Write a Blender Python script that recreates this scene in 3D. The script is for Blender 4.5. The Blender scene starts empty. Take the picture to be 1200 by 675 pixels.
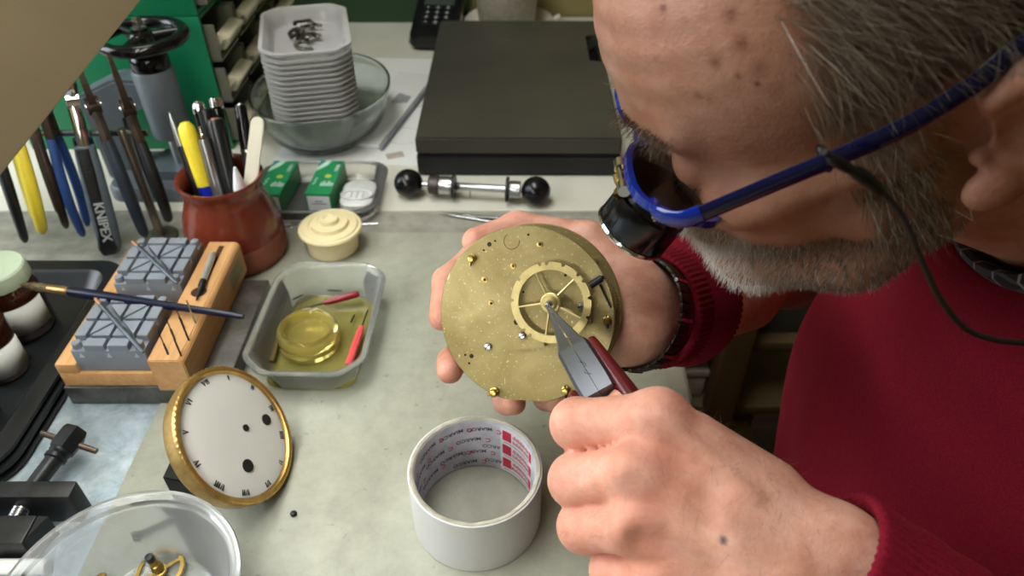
import bpy, bmesh, math, random
import numpy as np
from mathutils import Vector, Matrix, Euler
random.seed(7)
rng = np.random.default_rng(7)
SC = bpy.context.scene
COL = SC.collection
PI = math.pi
def R(d): return math.radians(d)

# ---------------------------------------------------------------- camera geometry
CAMZ = 0.433          # eye height over the bench top (bench top is z = 0, metres)
PITCH = R(40.0)
FPX = 867.0
_c, _s = math.cos(PITCH), math.sin(PITCH)
def ray(px, py):
    u = (px - 600) / FPX; v = (337.5 - py) / FPX
    return Vector((u, _c + v * _s, -_s + v * _c))
def P(px, py, z=0.0):                 # where that sight line meets height z
    d = ray(px, py); t = (z - CAMZ) / d.z
    return Vector((0, 0, CAMZ)) + d * t
def C(px, py, depth):                 # point on that sight line at a given depth
    return Vector((0, 0, CAMZ)) + ray(px, py) * depth
CX = Vector((1, 0, 0)); CY = Vector((0, _s, _c)); CF = Vector((0, _c, -_s))

# ---------------------------------------------------------------- object helpers
def link(o):
    COL.objects.link(o); return o
def tag(o, label=None, cat=None, group=None, kind=None):
    if label: o['label'] = label
    if cat: o['category'] = cat
    if group: o['group'] = group
    if kind: o['kind'] = kind
    return o
def empty(name, loc=(0, 0, 0), rot=None, label=None, cat=None, group=None):
    o = link(bpy.data.objects.new(name, None)); o.location = loc
    o.empty_display_size = 0.01
    if rot is not None:
        if isinstance(rot, Matrix):
            o.rotation_mode = 'QUATERNION'; o.rotation_quaternion = rot.to_quaternion()
        else: o.rotation_euler = rot
    return tag(o, label, cat, group)
def obj(name, bm, mat, parent=None, smooth=40, loc=None, rot=None):
    me = bpy.data.meshes.new(name)
    bmesh.ops.recalc_face_normals(bm, faces=bm.faces)
    bm.to_mesh(me); bm.free()
    o = bpy.data.objects.new(name, me); link(o)
    if mat is not None:
        for m in (mat if isinstance(mat, (list, tuple)) else [mat]): me.materials.append(m)
    if smooth:
        me.polygons.foreach_set('use_smooth', [True] * len(me.polygons))
        try: me.set_sharp_from_angle(angle=R(smooth))
        except Exception: pass
    if parent is not None: o.parent = parent
    if loc is not None: o.location = loc
    if rot is not None: o.rotation_euler = rot
    return o
def kids(o): return [c for c in bpy.data.objects if c.parent is o]
def dup(root, loc=None, rot=None, label=None):
    def cp(o, par):
        c = o.copy(); link(c); c.parent = par
        for k in kids(o): cp(k, c)
        return c
    ks = kids(root)
    r = root.copy(); link(r)
    for k in ks: cp(k, r)
    if loc is not None: r.location = loc
    if rot is not None: r.rotation_euler = rot
    if label: r['label'] = label
    return r
def B(): return bmesh.new()
def frame(origin, z, x=None):
    """4x4 with local +Z along z and local +X close to x."""
    z = Vector(z).normalized()
    x = Vector(x) if x is not None else (Vector((1, 0, 0)) if abs(z.x) < .9 else Vector((0, 1, 0)))
    x = (x - z * x.dot(z)).normalized(); y = z.cross(x)
    m = Matrix((x, y, z)).transposed().to_4x4(); m.translation = Vector(origin)
    return m

def box(bm, size, center=(0, 0, 0), M=None, bevel=0.0, seg=2, taper=1.0, mi=0):
    t = bmesh.new()
    bmesh.ops.create_cube(t, size=1.0)
    for v in t.verts:
        k = taper if v.co.z > 0 else 1.0
        v.co = Vector((v.co.x * size[0] * k, v.co.y * size[1] * k, v.co.z * size[2]))
    if bevel: bmesh.ops.bevel(t, geom=t.edges[:], offset=bevel, segments=seg, profile=.5, affect='EDGES')
    for v in t.verts:
        v.co = v.co + Vector(center)
        if M is not None: v.co = M @ v.co
    return _merge(bm, t, mi)
def _merge(bm, t, mi=0):
    mp = {}
    for v in t.verts: mp[v] = bm.verts.new(v.co)
    for f in t.faces:
        try:
            g = bm.faces.new([mp[v] for v in f.verts]); g.material_index = mi if mi else f.material_index
        except ValueError: pass
    t.free(); return bm
def lathe(bm, prof, n=48, M=None, mi=0, close=False, rfun=None):
    """prof [(r,z)...]; r<=0 makes a pole. close joins the last ring to the first."""
    rings = []
    for (r, z) in prof:
        if r <= 1e-9:
            co = Vector((0, 0, z)); rings.append([bm.verts.new(M @ co if M else co)])
        else:
            ring = []
            for i in range(n):
                a = 2 * PI * i / n; q = rfun(a, r, z) if rfun else r
                co = Vector((q * math.cos(a), q * math.sin(a), z))
                ring.append(bm.verts.new(M @ co if M else co))
            rings.append(ring)
    prs = list(zip(rings[:-1], rings[1:]))
    if close: prs.append((rings[-1], rings[0]))
    for a, b in prs:
        if len(a) == 1 and len(b) == 1: continue
        for i in range(n):
            j = (i + 1) % n
            if len(a) == 1: f = bm.faces.new((a[0], b[j], b[i]))
            elif len(b) == 1: f = bm.faces.new((a[i], a[j], b[0]))
            else: f = bm.faces.new((a[i], a[j], b[j], b[i]))
            f.material_index = mi
    return bm
def loft(bm, rings, closed=True, caps=True, mi=0):
    """rings: lists of Vectors of equal length."""
    vs = [[bm.verts.new(c) for c in r] for r in rings]
    n = len(vs[0])
    for a, b in zip(vs[:-1], vs[1:]):
        for i in range(n if closed else n - 1):
            j = (i + 1) % n
            bm.faces.new((a[i], a[j], b[j], b[i])).material_index = mi
    if caps and closed:
        bm.faces.new(list(reversed(vs[0]))).material_index = mi
        bm.faces.new(vs[-1]).material_index = mi
    return bm
def tube(bm, pts, rad, n=12, mi=0, cap=True, flat=None, up=None):
    """swept tube; rad a number or a list; flat=(a,b) scales the two cross axes."""
    pts = [Vector(p) for p in pts]
    rad = list(rad) if isinstance(rad, (list, tuple)) else [rad] * len(pts)
    rings = []; prev = Vector(up) if up is not None else None
    for i, p in enumerate(pts):
        d = (pts[min(i + 1, len(pts) - 1)] - pts[max(i - 1, 0)]).normalized()
        if prev is None: prev = Vector((0, 0, 1)) if abs(d.z) < .9 else Vector((1, 0, 0))
        x = (prev - d * prev.dot(d))
        x = x.normalized() if x.length > 1e-9 else d.orthogonal().normalized()
        prev = x; y = d.cross(x)
        fa, fb = flat if flat else (1, 1)
        rings.append([p + (x * math.cos(2 * PI * k / n) * fa + y * math.sin(2 * PI * k / n) * fb) * rad[i] for k in range(n)])
    return loft(bm, rings, True, cap, mi)
def smooth_path(pts, n=8):
    """Catmull-Rom through pts (Vectors)."""
    pts = [Vector(p) for p in pts]; out = []
    for i in range(len(pts) - 1):
        p0, p1, p2, p3 = pts[max(i - 1, 0)], pts[i], pts[i + 1], pts[min(i + 2, len(pts) - 1)]
        for k in range(n):
            t = k / n
            out.append(.5 * ((2 * p1) + (p2 - p0) * t + (2 * p0 - 5 * p1 + 4 * p2 - p3) * t * t + (3 * p1 - p0 - 3 * p2 + p3) * t ** 3))
    out.append(pts[-1]); return out
def prism(bm, poly, z0, z1, M=None, mi=0, bevel=0):
    t = bmesh.new()
    a = [t.verts.new((x, y, z0)) for x, y in poly]; b = [t.verts.new((x, y, z1)) for x, y in poly]
    n = len(poly)
    for i in range(n):
        j = (i + 1) % n; t.faces.new((a[i], a[j], b[j], b[i]))
    t.faces.new(list(reversed(a))); t.faces.new(b)
    if bevel: bmesh.ops.bevel(t, geom=t.edges[:], offset=bevel, segments=2, affect='EDGES')
    if M is not None:
        for v in t.verts: v.co = M @ v.co
    return _merge(bm, t, mi)
def rrect(w, d, r, n=5, z=0.0, cx=0, cy=0):
    out = []
    for (sx, sy, a0) in ((1, 1, 0), (-1, 1, 90), (-1, -1, 180), (1, -1, 270)):
        for k in range(n + 1):
            a = R(a0 + 90 * k / n)
            out.append(Vector((cx + sx * (w / 2 - r) + r * math.cos(a), cy + sy * (d / 2 - r) + r * math.sin(a), z)))
    return out
def text_bm(s, size, depth=0.0002, M=None, bm=None, mi=0, mapf=None, align='CENTER', shear=0, bold=0.0):
    cu = bpy.data.curves.new('lettering', 'FONT'); cu.body = s; cu.size = size; cu.extrude = depth / 2
    cu.align_x = align; cu.align_y = 'CENTER'; cu.shear = shear; cu.offset = bold; cu.resolution_u = 3
    o = bpy.data.objects.new('lettering', cu); link(o)
    dg = bpy.context.evaluated_depsgraph_get()
    me = bpy.data.meshes.new_from_object(o.evaluated_get(dg))
    bpy.data.objects.remove(o); bpy.data.curves.remove(cu)
    t = bmesh.new(); t.from_mesh(me); bpy.data.meshes.remove(me)
    if mapf:
        bmesh.ops.triangulate(t, faces=t.faces[:])
        for v in t.verts: v.co = mapf(v.co)
    if M is not None:
        for v in t.verts: v.co = M @ v.co
    if bm is None: bm = bmesh.new()
    return _merge(bm, t, mi)

# ---------------------------------------------------------------- materials
def lin(c):
    if isinstance(c, str):
        c = c.lstrip('#'); c = [int(c[i:i + 2], 16) for i in (0, 2, 4)]
    f = lambda v: (v / 255 / 12.92) if v / 255 <= .04045 else ((v / 255 + .055) / 1.055) ** 2.4
    return (f(c[0]), f(c[1]), f(c[2]), 1)
class NT:
    def __init__(s, name):
        s.m = bpy.data.materials.new(name); s.m.use_nodes = True
        s.t = s.m.node_tree; s.b = s.t.nodes['Principled BSDF']; s._tc = None
    def n(s, typ, **kw):
        nd = s.t.nodes.new(typ)
        for k, v in kw.items():
            if k in nd.inputs.keys(): nd.inputs[k].default_value = v
            else: setattr(nd, k, v)
        return nd
    def l(s, a, b): s.t.links.new(a, b)
    def tc(s):
        if s._tc is None: s._tc = s.n('ShaderNodeTexCoord')
        return s._tc.outputs['Object']
    def noise(s, scale, detail=4, rough=.6, dist=0, vec=None, stretch=None):
        nd = s.n('ShaderNodeTexNoise'); nd.inputs['Scale'].default_value = scale
        nd.inputs['Detail'].default_value = detail; nd.inputs['Roughness'].default_value = rough
        nd.inputs['Distortion'].default_value = dist
        v = vec or s.tc()
        if stretch:
            mp = s.n('ShaderNodeMapping'); mp.inputs['Scale'].default_value = stretch; s.l(v, mp.inputs['Vector']); v = mp.outputs['Vector']
        s.l(v, nd.inputs['Vector']); return nd.outputs['Fac']
    def ramp(s, fac, stops):
        nd = s.n('ShaderNodeValToRGB'); e = nd.color_ramp.elements
        while len(e) < len(stops): e.new(.5)
        for i, (p, c) in enumerate(stops):
            e[i].position = p; e[i].color = c if len(c) == 4 else (*c, 1)
        s.l(fac, nd.inputs['Fac']); return nd.outputs['Color']
    def mix(s, fac, a, b, mode='MIX'):
        nd = s.n('ShaderNodeMix', data_type='RGBA', blend_type=mode)
        for sock, v in ((nd.inputs[0], fac), (nd.inputs[6], a), (nd.inputs[7], b)):
            if hasattr(v, 'is_output'): s.l(v, sock)
            else: sock.default_value = v
        return nd.outputs[2]
    def math(s, op, a, b=0.0, c=None):
        nd = s.n('ShaderNodeMath', operation=op)
        for i, v in enumerate((a, b, c)):
            if v is None: continue
            if hasattr(v, 'is_output'): s.l(v, nd.inputs[i])
            else: nd.inputs[i].default_value = v
        return nd.outputs[0]
    def bump(s, h, strength=.3, dist=.001, base=None):
        nd = s.n('ShaderNodeBump'); nd.inputs['Strength'].default_value = strength; nd.inputs['Distance'].default_value = dist
        s.l(h, nd.inputs['Height'])
        if base: s.l(base, nd.inputs['Normal'])
        return nd.outputs['Normal']
    def set(s, **kw):
        for k, v in kw.items():
            k = k.replace('_', ' ')
            sock = s.b.inputs[k]
            if hasattr(v, 'is_output'): s.l(v, sock)
            else: sock.default_value = v
        return s
MATS = {}
def mat(name, c, rough=.5, metal=0.0, var=.12, scale=60, bump=.0, bscale=None, bdist=.0005, c2=None, spec=None, coat=0, trans=0, ior=1.45, alpha=1.0, stretch=None, sss=0, sheen=0, detail=4, lo=.35, hi=.65):
    if name in MATS: return MATS[name]
    t = NT(name); a = lin(c)
    if c2 is None: b = tuple(max(0, v * (1 - 2.2 * var)) for v in a[:3]) + (1,)
    else: b = lin(c2)
    f = t.noise(scale, detail, stretch=stretch)
    t.set(Base_Color=t.ramp(f, [(lo, b), (hi, a)]), Roughness=rough, Metallic=metal, IOR=ior)
    if bump:
        h = t.noise(bscale or scale * 4, 5, stretch=stretch); t.set(Normal=t.bump(h, bump, bdist))
    if spec is not None: t.set(Specular_IOR_Level=spec)
    if coat: t.set(Coat_Weight=coat, Coat_Roughness=.08)
    if trans: t.set(Transmission_Weight=trans)
    if alpha < 1: t.set(Alpha=alpha)
    if sss: t.set(Subsurface_Weight=sss, Subsurface_Radius=(.004, .0015, .0008), Subsurface_Scale=1.0)
    if sheen: t.set(Sheen_Weight=sheen, Sheen_Roughness=.5)
    MATS[name] = t.m; return t.m
def plastic_clear(name, tint, haze=.25, rough=.15, alpha=.35):
    """thin translucent moulded plastic: part see-through, part white haze, with gloss."""
    t = NT(name)
    nt = t.t; out = nt.nodes['Material Output']; nt.nodes.remove(t.b)
    tr = t.n('ShaderNodeBsdfTransparent'); tr.inputs['Color'].default_value = lin(tint)
    df = t.n('ShaderNodeBsdfDiffuse'); df.inputs['Color'].default_value = lin(tint)
    tl = t.n('ShaderNodeBsdfTranslucent'); tl.inputs['Color'].default_value = lin(tint)
    gl = t.n('ShaderNodeBsdfGlossy'); gl.inputs['Roughness'].default_value = rough
    m1 = t.n('ShaderNodeMixShader'); m1.inputs[0].default_value = .5; t.l(df.outputs[0], m1.inputs[1]); t.l(tl.outputs[0], m1.inputs[2])
    m2 = t.n('ShaderNodeMixShader')
    lw = t.n('ShaderNodeLayerWeight'); lw.inputs['Blend'].default_value = .35
    hz = t.math('ADD', t.math('MULTIPLY', lw.outputs['Facing'], .35), haze); t.l(hz, m2.inputs[0])
    t.l(tr.outputs[0], m2.inputs[1]); t.l(m1.outputs[0], m2.inputs[2])
    m3 = t.n('ShaderNodeMixShader'); fr = t.n('ShaderNodeFresnel'); fr.inputs['IOR'].default_value = 1.4
    t.l(fr.outputs[0], m3.inputs[0]); t.l(m2.outputs[0], m3.inputs[1]); t.l(gl.outputs[0], m3.inputs[2])
    t.l(m3.outputs[0], out.inputs['Surface']); MATS[name] = t.m
    return t.m
# ---------------------------------------------------------------- camera, world, light
cam = bpy.data.cameras.new('camera'); cam.sensor_width = 36; cam.lens = FPX / 1200 * 36
cam.clip_start = .01; cam.clip_end = 30
co = link(bpy.data.objects.new('camera', cam)); co.location = (0, 0, CAMZ); co.rotation_euler = (PI / 2 - PITCH, 0, 0)
cam.dof.use_dof = True; cam.dof.focus_distance = .38; cam.dof.aperture_fstop = 11.0
SC.camera = co
SC.view_settings.view_transform = 'Standard'; SC.view_settings.look = 'None'
SC.view_settings.gamma = 1; SC.view_settings.use_curve_mapping = False
SC.view_settings.exposure = 0.30
SC.cycles.max_bounces = 14; SC.cycles.transparent_max_bounces = 48; SC.cycles.transmission_bounces = 12
SC.cycles.use_denoising = True
SC.cycles.caustics_reflective = False
w = bpy.data.worlds.new('room_light'); SC.world = w; w.use_nodes = True
bg = w.node_tree.nodes['Background']; bg.inputs[0].default_value = (.80, .90, 1.0, 1); bg.inputs[1].default_value = .12
def area(name, loc, target, sx, sy, power, color):
    l = bpy.data.lights.new(name, 'AREA'); l.shape = 'RECTANGLE'; l.size = sx; l.size_y = sy; l.energy = power; l.color = color
    o = link(bpy.data.objects.new(name, l)); o.location = loc
    o.rotation_euler = (Vector(target) - Vector(loc)).to_track_quat('-Z', 'Y').to_euler()
    return o
area('window_daylight', (-1.98, .30, .85), (0, .35, .05), 1.1, 1.25, 30.0, (.88, .95, 1.0))
area('ceiling_lamp', (-.35, .35, 1.50), (-.2, .38, 0), 1.0, .5, 13.0, (1.0, .98, .93))

# ---------------------------------------------------------------- room shell
def struct(name, bm, m, smooth=0):
    o = obj(name, bm, m, None, smooth); o['kind'] = 'structure'; return o
m_floor = mat('floor_boards', '#4a3b2c', .6, var=.2, scale=3, stretch=(1, 12, 1), bump=.1)
m_wall_o = mat('olive_wall_paint', '#8f8454', .8, var=.06, scale=4, bump=.05, bscale=300)
m_wall_g = mat('dark_green_wall_paint', '#2c4a2c', .7, var=.08, scale=4)
m_ceil = mat('ceiling_paint', '#c9c5b8', .9, var=.03, scale=3)
bm = B(); box(bm, (4.2, 3.6, .05), (.0, .0, -.925)); struct('floor', bm, m_floor)
bm = B(); box(bm, (4.2, 3.6, .05), (.0, .0, 1.625)); struct('ceiling', bm, m_ceil)
bm = B(); box(bm, (4.2, .06, 2.5), (0, 1.23, .35)); struct('wall_back', bm, m_wall_o)
bm = B(); box(bm, (4.2, .06, 2.5), (0, -1.78, .35)); struct('wall_front', bm, m_wall_o)
bm = B(); box(bm, (.06, 3.6, 2.5), (2.08, 0, .35)); struct('wall_right', bm, m_wall_o)
bm = B()
for (y0, y1, z0, z1) in ((-1.8, -.30, -.9, 1.6), (.90, 1.2, -.9, 1.6), (-.30, .90, -.9, .2), (-.30, .90, 1.5, 1.6)):
    box(bm, (.06, y1 - y0, z1 - z0), (-2.08, (y0 + y1) / 2, (z0 + z1) / 2))
struct('wall_left', bm, m_wall_o)
m_white = mat('white_gloss_paint', '#dcd9cc', .4, var=.03)
bm = B()
for (y0, y1, z0, z1) in ((-.30, .90, .2, .25), (-.30, .90, 1.45, 1.5), (-.30, -.25, .2, 1.5), (.85, .90, .2, 1.5), (.275, .325, .2, 1.5)):
    box(bm, (.05, y1 - y0, z1 - z0), (-2.08, (y0 + y1) / 2, (z0 + z1) / 2))
wf = struct('window_1', bm, m_white)
# dark green panelling low on the back wall and a maroon strip beside it
bm = B(); box(bm, (.55, .03, .5), (-.345, 1.185, .25), bevel=.002)
o = obj('wall_panel', bm, m_wall_g, None, 0); o['kind'] = 'structure'; o.name = 'trim_1'

# ---------------------------------------------------------------- bench and desk
def m_bench():
    t = NT('grey_worn_wood')
    f = t.noise(14, 6, .65, stretch=(.25, 2.2, 1)); g = t.noise(60, 4, .6)
    c = t.ramp(f, [(.3, lin('#7d7d76')), (.5, lin('#9a9990')), (.7, lin('#afaea4'))])
    c = t.mix(.35, c, t.ramp(g, [(.3, lin('#6d6d66')), (.7, lin('#c2c1b6'))]))
    t.set(Base_Color=c, Roughness=.6, Normal=t.bump(g, .15, .001)); return t.m
m_bench = m_bench()
root = empty('workbench', (-.25, .25, -.9), label='worn grey wooden workbench the watchmaker sits at, strewn with small tools', cat='workbench')
def lw(bm):            # world -> local for a root
    return bm
def wpart(name, bm, m, root, smooth=40):
    off = Matrix.Translation(-Vector(root.location))
    for v in bm.verts: v.co = off @ v.co
    return obj(name, bm, m, root, smooth)
bm = B(); box(bm, (1.24, .94, .035), (-.48, .17, -.0175), bevel=.002); wpart('worktop', bm, m_bench, root)
m_dwood = mat('dark_brown_wood', '#3a2a1c', .55, var=.2, scale=12, stretch=(1, 1, .15), bump=.1)
for x in (-1.02, .08):
    for y in (-.24, .58):
        bm = B(); box(bm, (.06, .06, .865), (x, y, -.4675), bevel=.003); wpart('leg', bm, m_dwood, root)
bm = B(); box(bm, (1.1, .02, .09), (-.47, -.24, -.085)); box(bm, (1.1, .02, .09), (-.47, .58, -.085)); box(bm, (.02, .8, .09), (.08, .17, -.085)); wpart('apron', bm, m_dwood, root)

# pewter zinc sheet and the olive mat lying on the bench
def m_zinc():
    t = NT('zinc_sheet')
    f = t.noise(45, 6, .7, .4); g = t.noise(9, 3)
    c = t.ramp(f, [(.3, lin('#7f92a2')), (.5, lin('#a6b8c6')), (.72, lin('#cfdde8'))])
    c = t.mix(t.ramp(g, [(.4, (0, 0, 0)), (.7, (.5, .5, .5))]), c, lin('#8d8f8a'))
    t.set(Base_Color=c, Roughness=.42, Metallic=.15, Normal=t.bump(f, .1, .0006)); return t.m
bm = B(); box(bm, (.75, .64, .0012), (-.62, .218, .0006), bevel=.0004)
o = obj('zinc_sheet', bm, m_zinc(), None); tag(o, 'mottled bluish grey zinc sheet covering the bench under the black tray', 'metal sheet')
def m_mat():
    t = NT('olive_bench_mat')
    f = t.noise(7, 6, .65, .6); g = t.noise(70, 5, .7); k = t.noise(26, 3, .5, 1.2)
    c = t.ramp(f, [(.28, lin('#8f9084')), (.5, lin('#a3a596')), (.75, lin('#b4b6a8'))])
    c = t.mix(.30, c, t.ramp(g, [(.3, lin('#85867a')), (.7, lin('#bcbeb0'))]))
    c = t.mix(t.ramp(k, [(.62, (0, 0, 0)), (.78, (.5, .5, .5))]), c, lin('#8b8870'))
    sp = t.noise(160, 2, .5); c = t.mix(t.ramp(sp, [(.70, (0, 0, 0)), (.76, (.45, .45, .45))]), c, lin('#6b6c60'))
    t.set(Base_Color=c, Roughness=t.ramp(f, [(.3, (.36,) * 3), (.7, (.52,) * 3)]), Normal=t.bump(g, .06, .0005)); return t.m
bm = B(); box(bm, (.405, .78, .0016), (-.066, .2087, .0022), bevel=.0005)
o = obj('bench_mat', bm, m_mat(), None); tag(o, 'stained olive grey plastic mat under the tape core and the tub', 'work mat')

m_desk = mat('white_laminate', '#d9d9cf', .35, var=.04, scale=5, c2='#cac9bb')
root = empty('rear_desk', (0, .92, -.9), label='white laminate desk top standing behind the grey workbench', cat='desk')
bm = B(); box(bm, (1.25, .556, .03), (-.475, .918, -.014), bevel=.0015); wpart('desktop', bm, m_desk, root)
for x in (-1.05, .12):
    bm = B(); box(bm, (.04, .5, .87), (x, .92, -.464), bevel=.002); wpart('side_panel', bm, m_white, root)

# ---------------------------------------------------------------- seen between sleeve and chest: stool and shelf in the dark
root = empty('wooden_shelf', (.3, .85, -.9), label='dark brown wooden open shelf standing in the gloom beside the bench', cat='shelf')
m_shelf = mat('brown_shelf_wood', '#5d4526', .5, var=.2, scale=10, stretch=(1, 1, .2))
for x in (.172, .275, .41):
    bm = B(); box(bm, (.035, .03, .86), (x, .655, -.47), bevel=.002); wpart('post', bm, m_shelf, root)
    bm = B(); box(bm, (.035, .03, .86), (x, .87, -.47), bevel=.002); wpart('post', bm, m_shelf, root)
for z in (-.10, -.22, -.34, -.60):
    bm = B(); box(bm, (.256, .20, .016), (.291, .7625, z), bevel=.0015); wpart('shelf_board', bm, mat('pale_shelf_board', '#7d6a48', .55, var=.15, scale=8), root)
for (x, z, w_, h_, c, lab) in ((.225, -.092, .055, .05, '#b5b09a', 'pale cardboard box on the top shelf board, in the dark'), (.225, -.212, .06, .06, '#d8d0b8', 'cream cardboard box on the second shelf board, in the dark'), (.335, -.212, .06, .07, '#5d6154', 'greenish tin box on the second shelf board, in the dark'), (.225, -.332, .07, .05, '#e6dcc2', 'pale paper parcel on the low shelf board, in the dark')):
    bm = B(); box(bm, (w_, .12, h_), (0, 0, h_ / 2), bevel=.003)
    r_ = empty('storage_box', (x, .74, z), label=lab, cat='box')
    obj('box_body', bm, mat('carton_' + c[1:], c, .7, var=.1), r_)
    bm = B(); box(bm, (w_ + .004, .124, .012), (0, 0, h_ - .004), bevel=.002); obj('lid', bm, mat('carton_' + c[1:], c), r_)
# ---------------------------------------------------------------- shared materials
m_steel = mat('bright_steel', '#b9bbbe', .25, 1, var=.06, scale=80)
m_dsteel = mat('dark_blued_steel', '#3c3f42', .38, .75, var=.2, scale=40, bump=.08)
m_osteel = mat('old_brown_steel', '#4c4038', .42, .7, var=.25, scale=50)
m_chrome = mat('chrome', '#d8d8da', .12, 1, var=.02)
m_brass = mat('polished_brass', '#d9b25c', .24, 1, var=.08, scale=120)
m_black = mat('black_plastic', '#17181a', .35, var=.1)
m_blackg = mat('black_gloss', '#0e0e10', .15, var=.1)
m_green = mat('green_enamel', '#0f7a50', .4, var=.05, scale=6, bump=.04, bscale=500)
m_grey = mat('grey_cast_enamel', '#626a71', .45, var=.08, scale=30, bump=.05)

# ---------------------------------------------------------------- bench lamp (beige), reaching in at the upper left
m_beige = mat('beige_lamp_enamel', '#82745a', .5, var=.04, scale=9, bump=.05, bscale=120)
root = empty('bench_lamp', (-.66, .30, 0), label='beige metal bench lamp jutting in over the pliers, cut off by the photo edge', cat='lamp')
bm = B()
sec = [(-.440, .268), (-.436, .266), (-.410, .318), (-.318, .331), (-.211, .2746), (-.2078, .2750), (-.2082, .2756), (-.3155, .3345), (-.412, .3225)]
ML_ = Matrix.Translation((-.2077, .2595, 0)) @ Matrix.Rotation(R(6.2), 4, 'Z') @ Matrix.Translation((.2077, -.2595, 0))
loft(bm, [[ML_ @ Vector((x, y, z)) for x, z in sec] for y in (-.42, .66)]); wpart('lamp_housing', bm, m_beige, root, 30)
t = NT('lit_fluorescent_tube'); t.set(Base_Color=(1, 1, 1, 1), Emission_Color=(.97, 1.0, .95, 1), Emission_Strength=17.0)
for x in (-.305, -.255):
    bm = B(); tube(bm, [ML_ @ Vector((x, -.36, .284)), ML_ @ Vector((x, .60, .284))], .0065, 12); wpart('fluorescent_tube', bm, t.m, root)
for x in (-.305, -.255):
    for y in (-.365, .605):
        bm = B(); box(bm, (.018, .012, .02), (x, y, .285), bevel=.002, M=ML_); wpart('tube_holder', bm, m_white, root)
bm = B(); tube(bm, smooth_path([(-.415, .30, .310), (-.48, .30, .35), (-.58, .30, .34), (-.64, .30, .22), (-.66, .30, .04)], 6), .011, 14); wpart('lamp_arm', bm, m_beige, root)
bm = B(); box(bm, (.07, .06, .05), (-.66, .30, .026), bevel=.006); wpart('base', bm, m_dsteel, root)

# ---------------------------------------------------------------- green drawer cabinets
m_clear = plastic_clear('clear_drawer_plastic', '#dfe0cf', haze=.35)
m_label = mat('beige_drawer_label', '#d6d0b4', .55, var=.06, scale=30)
def cabinet(z0, h, lab):
    root = empty('drawer_cabinet', (-.42, .9, z0), label=lab, cat='drawer cabinet', group='green drawer cabinets')
    x0, x1, y0, y1 = -.56, -.325, .767, 1.06
    bm = B(); T = .004
    box(bm, (x1 - x0, T, h), ((x0 + x1) / 2, y0 + T / 2, z0 + h / 2), bevel=.0012)
    box(bm, (x1 - x0, T, h), ((x0 + x1) / 2, y1 - T / 2, z0 + h / 2), bevel=.0012)
    box(bm, (T, y1 - y0 - .0002, h), (x0 + T / 2, (y0 + y1) / 2, z0 + h / 2))
    box(bm, (x1 - x0, y1 - y0 - .0002, T), ((x0 + x1) / 2, (y0 + y1) / 2, z0 + T / 2 + .0002))
    box(bm, (x1 - x0, y1 - y0 - .0002, T), ((x0 + x1) / 2, (y0 + y1) / 2, z0 + h - T / 2 - .0002))
    rows, cols = 3, 4
    ph = (h - .012) / rows; pw = (y1 - y0 - .008) / cols
    for r in range(1, rows): box(bm, (x1 - x0 - .004, y1 - y0 - .002, .002), ((x0 + x1) / 2, (y0 + y1) / 2, z0 + .006 + r * ph))
    for c in range(1, cols): box(bm, (x1 - x0 - .004, .002, h - .002), ((x0 + x1) / 2, y0 + .004 + c * pw, z0 + h / 2))
    wpart('cabinet_body', bm, m_green, root)
    for r in range(rows):
        for c in range(cols):
            cy = y0 + .004 + (c + .5) * pw; cz = z0 + .006 + r * ph
            ww, hh = pw - .008, ph - .009
            bm = B(); t_ = .0016
            box(bm, (.16, ww, t_), (x1 - .07, cy, cz + .003))
            for s in (-1, 1): box(bm, (.16, t_, hh), (x1 - .07, cy + s * (ww / 2 - t_ / 2), cz + .003 + hh / 2))
            box(bm, (t_, ww, hh), (x1 - .15, cy, cz + .003 + hh / 2))
            # sloping front
            prism(bm, [(-.002, 0), (.016, 0), (.030, hh * .55), (.027, hh * .55), (.013, .003), (-.002, .003)], -ww / 2, ww / 2,
                  M=Matrix(((1, 0, 0, x1 - .012), (0, 0, 1, cy), (0, 1, 0, cz + .003), (0, 0, 0, 1))))
            d = wpart('drawer', bm, m_clear, root, 30)
            bm = B()
            Ml = Matrix(((1, 0, 0, x1 - .012), (0, 0, 1, cy), (0, 1, 0, cz + .003), (0, 0, 0, 1)))
            prism(bm, [(.011, hh * .28), (.026, hh * .22), (.036, hh * .62), (.021, hh * .72)], -ww * .40, ww * .40, M=Ml, bevel=.0014)
            lb = wpart('label_holder', bm, m_label, root, 30); lb.parent = d
    return root
cabinet(.001, .155, 'green steel drawer cabinet with clear drawers, behind the grey press, standing on the desk')
cabinet(.157, .155, 'upper green drawer cabinet stacked on the other, cut off by the photo top')

# ---------------------------------------------------------------- grey press with black handwheel
root = empty('hand_press', (-.36, .695, 0), label='grey cast press with a black handwheel in front of the green cabinet', cat='press')
bm = B()
loft(bm, [rrect(.11, .085, .02, 5, z, -.372, .698) for z in (.001, .012)] + [rrect(.104, .079, .018, 5, .016, -.372, .698)])
loft(bm, [rrect(.055, .05, .01, 5, z, -.358, .70) for z in (.016, .026)])
wpart('base', bm, m_grey, root)
bm = B()
prism(bm, [(-.44, .003), (-.405, .003), (-.405, .078), (-.39, .088), (-.352, .09), (-.352, .115), (-.40, .118), (-.44, .10)], -.016, .016,
      M=Matrix(((1, 0, 0, 0), (0, 0, 1, .712), (0, 1, 0, 0), (0, 0, 0, 1))), bevel=.003)
wpart('frame', bm, m_grey, root)
bm = B(); MW = Matrix.Translation((-.356, .70, 0))
lathe(bm, [(0, .058), (.0185, .058), (.0195, .06), (.0200, .128), (.0185, .130), (0, .130)], 36, MW); wpart('column_sleeve', bm, m_grey, root)
bm = B(); lathe(bm, [(0, .130), (.0175, .130), (.0185, .133), (.0185, .140), (.017, .144), (.012, .150), (.009, .158), (0, .158)], 32, MW); wpart('collar', bm, m_blackg, root)
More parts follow.
